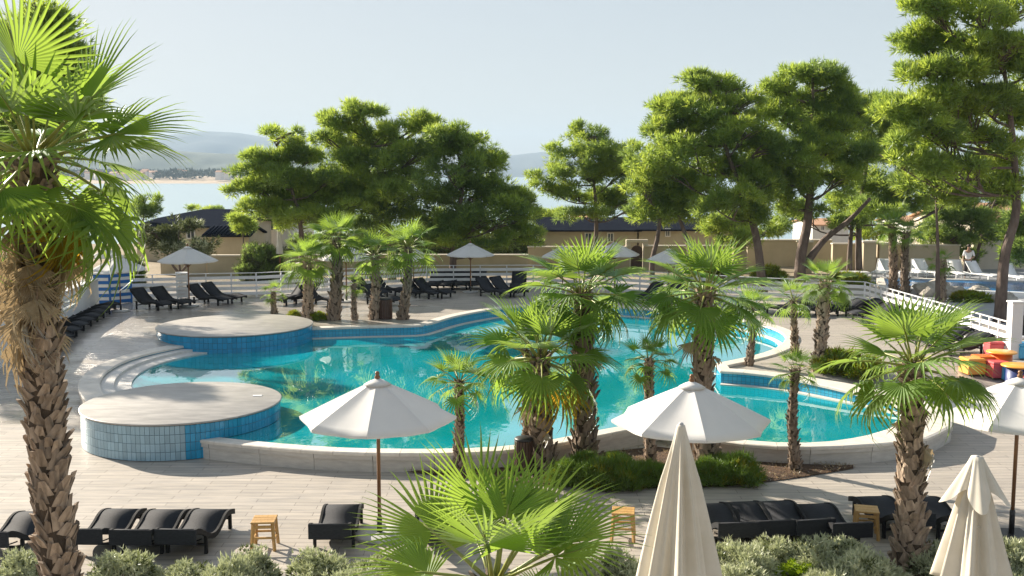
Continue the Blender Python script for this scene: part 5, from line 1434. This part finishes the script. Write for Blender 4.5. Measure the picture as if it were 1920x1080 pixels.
# the same grove goes on to the left of the picture
for k, (x, y, h_, s) in enumerate(((-22.0, 34.5, 8.5, 1.0), (-25.5, 50, 9.5, 1.15), (-21.5, 39.5, 9, 1.0))):
    q = lambda dx, z: (960 + FPX * (x + dx) / (y * math.cos(TILT) + (CAM_H - z) * math.sin(TILT)), 540 - FPX * ((z - CAM_H) * math.cos(TILT) + y * math.sin(TILT)) / (y * math.cos(TILT) + (CAM_H - z) * math.sin(TILT)))
    sp_ = FPX / y
    el_ = [(*q(a * s, h_ * b), c * s * sp_, d_ * s * sp_) for a, b, c, d_ in ((0, 1, 1.1, .8), (-1.2, .85, 1.2, .8), (1.2, .82, 1.2, .8), (0, .7, 1.5, .9), (-1.8, .62, 1.1, .7), (1.8, .6, 1.1, .7))]
    pine('pine of the grove left of the picture, ' + ['nearest one', 'farthest one', 'middle one'][k], el_, y, (q(0, .3), q(.1, h_ * .5), q(0, h_ * .95)), .24, 70 + k, dens=.7)

# ------------------------------------------------------------------ shrubs
def bush_mesh(name, seed, rx, ry, h, nc, nt, bl, bw, rc, mats, mix, up=.5, lump=.2):
    nr = np.random.RandomState(seed)
    d = nr.normal(size=(nc, 3)); d[:, 2] = np.abs(d[:, 2]); d /= np.linalg.norm(d, axis=1)[:, None]
    f = nr.uniform(.25, 1, nc) ** .35
    C = d * f[:, None] * (1 + lump * noise3(d, seed, 3.5))[:, None] * np.array([rx, ry, h * .9])
    C[:, 2] += .03
    mm = nr.choice(len(mats), size=nc, p=mix)
    V, F, mi = tufts(C, nr.uniform(.7, 1.3, nc) * rc, d, nt, bl, bw, seed, up=up, mats=mm)
    V[:, 2] = np.maximum(V[:, 2], .0)
    return np_mesh(name, V, F, [M[m] for m in mats], mi=mi)
SB = [bush_mesh('foliage', 80 + k, .46, .42, .50, 130, 16, .075, .026, .12, ('silver', 'olive', 'silver'), (.62, .12, .26), up=.6, lump=.35) for k in range(4)]
RB = [bush_mesh('foliage', 90 + k, .62, .5, .66, 190, 14, .19, .022, .15, ('rosemary', 'goldbush'), (.9, .1), up=1.5) for k in range(3)]
LB = bush_mesh('foliage', 95, .34, .34, .34, 120, 14, .06, .03, .09, ('limebush', 'limebush'), (.6, .4))
GB = [bush_mesh('foliage', 96 + k, .7, .5, .6, 130, 14, .16, .035, .16, ('goldbush', 'limebush', 'rosemary'), (.5, .2, .3), up=.9) for k in range(2)]
DB = bush_mesh('foliage', 99, .8, .7, 2.0, 260, 14, .22, .04, .22, ('olive', 'pinedark'), (.6, .4), up=1.2)
def bush(me_, px, py, label, group=None, sc=(1, 1, 1), rz=0, pos=None):
    p = pos or PG(px, py)
    o = empty('shrub', (p.x, p.y, p.z), rz, label, 'shrub', group); o.scale = sc
    inst('foliage', me_, o)
    stm = MB()
    for k in range(5):
        a = k * 1.26; stm.tube([(0, 0, 0), (.12 * math.cos(a), .12 * math.sin(a), .16), (.22 * math.cos(a), .22 * math.sin(a), .3)], [.014, .01, .006], 5)
    stm.build('stems', M['pinebark'], o); return o
GS = 'silvery shrubs along the bottom of the picture'
sil = [(35, 1075, 1.0, 'at the bottom left corner'), (232, 1082, 1.15, 'just right of the big palm trunk'), (348, 1085, .95, 'below the rightmost of the three left loungers'), (462, 1080, 1.0, 'below the honey coloured stool'),
       (425, 1110, 1.1, 'cut by the bottom edge left of the stool shrub'), (607, 1072, 1.0, 'below the lone charcoal lounger'), (712, 1070, .95, 'under the left frond of the foreground palm'), (665, 1112, 1.0, 'cut by the bottom edge near the foreground palm'),
       (1095, 1088, .9, 'right of the foreground palm'), (1168, 1076, .95, 'in front of the orange lit stool'), (1350, 1055, 1.0, 'touching the right side of the furled cream parasol'), (1400, 1068, 1.1, 'in front of the right lounger group, left part'),
       (1455, 1046, .9, 'beside the left part of the right lounger group'), (1530, 1060, 1.05, 'in front of the lounger next to the weathered stool'), (1590, 1046, 1.0, 'right below the weathered stool'), (1610, 1094, 1.1, 'at the bottom edge left of the right palm trunk'),
       (1655, 1080, .9, 'against the left side of the right palm trunk'), (1755, 1062, .95, 'just right of the right palm trunk'), (1790, 1100, 1.0, 'at the bottom edge between palm trunk and flap-topped parasol'), (1892, 1062, 1.1, 'at the bottom right corner'),
       (1385, 1112, 1.1, 'at the bottom edge right of the furled cream parasol'), (1545, 1115, 1.0, 'at the bottom edge right of the lime shrub'), (1905, 1105, .9, 'cut by the bottom right corner')]
for k, (a, b, s, l) in enumerate(sil): bush(SB[k % 4], a, b + 26, 'grey green silvery shrub ' + l, GS, (s, s, s * random.uniform(.9, 1.1)), k * 1.3)
bush(LB, 1490, 1100, 'vivid lime yellow shrub among the silvery shrubs at the bottom edge', None, (1, 1, .95))
for k, (a, b, s, l) in enumerate(((1075, 908, 1.0, 'left end of the hedge under the tallest middle palm'), (1125, 912, 1.05, 'second plant of the hedge under the tallest middle palm'), (1178, 912, 1.0, 'in front of the small palm beside the parasol'),
                                  (1222, 908, .95, 'right end of the hedge left of the furled parasol'), (1098, 892, .9, 'at the back of the hedge by the tallest middle palm trunk'), (1155, 895, .95, 'at the back of the hedge middle'),
                                  (1335, 906, .95, 'just right of the furled cream parasol'), (1385, 905, 1.1, 'right end beside the bare soil bed'), (1350, 890, .85, 'behind, at the foot of the palm behind the second parasol'))):
    bush(RB[k % 3], a, b, 'dark green rosemary bush, ' + l, 'rosemary bushes along the pool rim', (s * .74, s * .7, .76 * s * random.uniform(.92, 1.08)), k * 2.1)
for k, (a, b, s, l) in enumerate(((1572, 698, 1.0, 'right of the thick pale trunked palm'), (1620, 705, .9, 'behind the left fronds of the right foreground palm'), (552, 598, .5, 'left of the dark far-left palm foot'), (596, 600, .5, 'between two far-left palm feet'))):
    bush(GB[k % 2], a, b, 'golden green shrub ' + l, 'golden shrubs at palm feet', (s, s, s), k)
for k, (a, D_, s, l) in enumerate(((478, 52, 1.0, 'left one of the pair before the ochre wall'), (505, 52.5, .95, 'right one of the pair before the ochre wall'), (250, 50, .8, 'behind the striped booth'), (20, 44, 1.0, 'at the left edge behind the white wall'))):
    q = PD(a, 520, D_); bush(DB, 0, 0, 'dark upright conical shrub ' + l, 'dark conical shrubs', (s, s, s), k, Vector((q.x, D_, gz(q.x, D_) - .02)))
for k, (a, D_, s, l) in enumerate(((1590, 49, 1.1, 'below the forked pine behind the fence'), (1340, 54, 1.2, 'at the foot of the ochre wall behind the right tall palm'), (1440, 52, 1.2, 'under the leaning pine trunk by the wall'), (1820, 43, .8, 'low behind the slanting fence near the white pillar'), (1300, 49, 1.0, 'behind the fence right of the leaning tree trunk'))):
    q = PD(a, 520, D_); bush(GB[k % 2], 0, 0, 'yellowish low shrub ' + l, 'low shrubs beyond the fence', (s * 1.4, s, s), k, Vector((q.x, D_, gz(q.x, D_))))
for k in range(11):
    q = PD(575 + k * 41, 480, 59.5 + (k % 3) * .7)
    o_ = bush(DB, 0, 0, 'dense dark hedge plant showing just above the shaded ochre wall', 'hedge behind the shaded ochre wall', (1.7, 1.1, 1.05 + .2 * (k % 2)), k, Vector((q.x, q.y, ground_z(q.x, q.y))))
# small weeds and fallen leaves on the soil
nr = np.random.RandomState(5); n = 700; PP = []
for k in range(n):
    i = nr.randint(len(bedf) - 1); a = bedf[i].lerp(bedf[i + 1], nr.rand()); b = bedb[i].lerp(bedb[i + 1], nr.rand()); q = a.lerp(b, nr.rand()); PP.append((q.x, q.y, .05))
V, F, _ = tufts(np.array(PP), np.full(n, .05), np.tile([0, 0, 1.0], (n, 1)), 2, .06, .02, 3, up=.3, nb=2)
tag(inst('leaf_litter', np_mesh('leaf_litter', V, F, M['palmdead'])), kind='stuff')

# ------------------------------------------------------------------ far shore, hills
def ridge(name, D, sil_, depth, m, seed, amp, base=-8.0, x0=None, x1=None, n=160):
    """hill range whose crest follows heights read along the skyline"""
    xs = [PD(s[0], s[1], D).x for s in sil_]; zs = [PD(s[0], s[1], D).z for s in sil_]
    X0 = xs[0] if x0 is None else x0; X1 = xs[-1] if x1 is None else x1
    nr_ = 24; V = []; F = []
    for j in range(nr_ + 1):
        t = j / nr_; y = D + (t - .55) * depth * 2
        prof = math.cos((t - .55) / .55 * math.pi / 2) if t < .55 else math.cos((t - .55) / .45 * math.pi / 2)
        prof = max(0, prof) ** .8
        for i in range(n + 1):
            x = X0 + (X1 - X0) * i / n
            z = float(np.interp(x, xs, zs))
            nz = noise.fractal(Vector((x / depth * 2.2, y / depth * 2.2, seed)), 1.0, 2.0, 5)
            zz = base + (z - base) * prof * (1 + (.35 * nz) * (1 - prof ** 3)) + nz * amp * prof * .35
            V.append((x, y, zz))
    for j in range(nr_):
        for i in range(n): F.append((j * (n + 1) + i, j * (n + 1) + i + 1, (j + 1) * (n + 1) + i + 1, (j + 1) * (n + 1) + i))
    o = MB().add(V, F, smooth=True).build(name, m); o['kind'] = 'structure'; return o
ridge('distant_hills', 6500, [(-700, 300), (-300, 285), (0, 270), (200, 268), (310, 256), (350, 249), (400, 246), (450, 249), (520, 262), (600, 274), (700, 290), (800, 305), (860, 312), (920, 300), (950, 292), (1000, 287), (1060, 282), (1200, 276), (1400, 282), (1600, 290), (2000, 296), (2500, 300)], 900, M['hillfar'], 1, 14, n=260)
ridge('wooded_ridge', 3300, [(-900, 300), (-400, 292), (0, 286), (250, 284), (330, 284), (400, 287), (470, 290), (560, 297), (620, 306), (700, 322), (760, 345)], 420, M['hillnear'], 2, 8, n=180)
# low spit with beach, trees and houses
V = []; F = []; n = 120
prof_ = ((1400, -7.5), (1430, -5.6), (1470, -4.2), (1600, 1), (1800, 6), (2300, 8), (2400, -8))
for (y, z) in prof_:
    for i in range(n + 1):
        x = -1900 + 1700 * i / n; e = sm(-230, -330, x)
        V.append((x, y + 25 * math.sin(x * .011), -7.8 + (z + 7.8) * e + (noise.noise(Vector((x * .01, y * .01, 0))) * 3 * e if z > 0 else 0)))
for j in range(len(prof_) - 1):
    for i in range(n): F.append((j * (n + 1) + i, j * (n + 1) + i + 1, (j + 1) * (n + 1) + i + 1, (j + 1) * (n + 1) + i))
MB().add(V, F, smooth=True).build('far_shore', M['beach'])['kind'] = 'structure'
nr = np.random.RandomState(11); C = []; RR = []
for k in range(1500):
    x = nr.uniform(-1500, -270); y = 1560 + 700 * nr.rand() ** 1.5
    if math.sin(x * .023) + .6 * math.sin(x * .06 + 2) + nr.normal() * .5 < -.25 and y < 1900: continue
    r = nr.uniform(5, 9); C.append((x, y, 2 + (y - 1560) * .008 + r * nr.uniform(.3, .9))); RR.append(r)
V, F, mi = tufts(np.array(C), np.array(RR), np.tile([0, 0, .6], (len(C), 1)), 16, 5.5, 4.2, 12, up=.3, nb=1)
tag(inst('shore_woods', np_mesh('shore_woods', V, F, M['hillnear'])), kind='stuff')
hm = []
for k in range(3):
    w, d_, h_ = ((13, 9, 6), (22, 10, 7), (10, 9, 9))[k]
    mb = MB(); mb.box(-w / 2, w / 2, 0, d_, -3, h_, 0)
    w2 = w / 2 + .5
    rf = MB().add([(-w2, -.5, h_ + .05), (w2, -.5, h_ + .05), (w2, d_ / 2, h_ + 2.6), (-w2, d_ / 2, h_ + 2.6), (w2, d_ + .5, h_ + .05), (-w2, d_ + .5, h_ + .05)], [(0, 1, 2, 3), (3, 2, 4, 5), (0, 3, 5), (1, 4, 2), (0, 5, 4, 1)])
    hm.append((mb.mesh('wall', M['housewhite']), rf.mesh('roof', M['terracotta'])))
rs = random.Random(4)
for k in range(34):
    x = rs.uniform(-640, -290) - (rs.random() < .3) * 260; y = rs.uniform(1500, 1900); kk = rs.randrange(3)
    o = empty('house', (x, y, 1.0 + (y - 1500) * .016), rs.uniform(-.5, .5), 'tiny pale house with red roof on the far shore across the bay', 'house', 'houses on the far shore across the bay')
    inst('wall', hm[kk][0], o); inst('roof', hm[kk][1], o)

# ------------------------------------------------------------------ sea haze
hz = MB().box(-8500, 8500, -40, 8000, -10.5, 330)
hm_, nt, b = newmat('haze_air'); nt.nodes.remove(b)
pv = nd(nt, 'ShaderNodeVolumePrincipled'); pv.inputs['Density'].default_value = .00015; pv.inputs['Color'].default_value = (.58, .77, .98, 1)
pv.inputs['Anisotropy'].default_value = 0.0
nt.links.new(pv.outputs[0], nt.nodes['Material Output'].inputs['Volume'])
o = hz.build('haze', hm_); o['kind'] = 'stuff'
for ob in list(scene.objects):
    if ob.type == 'MESH' and ob.data.name.startswith('woven_seat'): pass
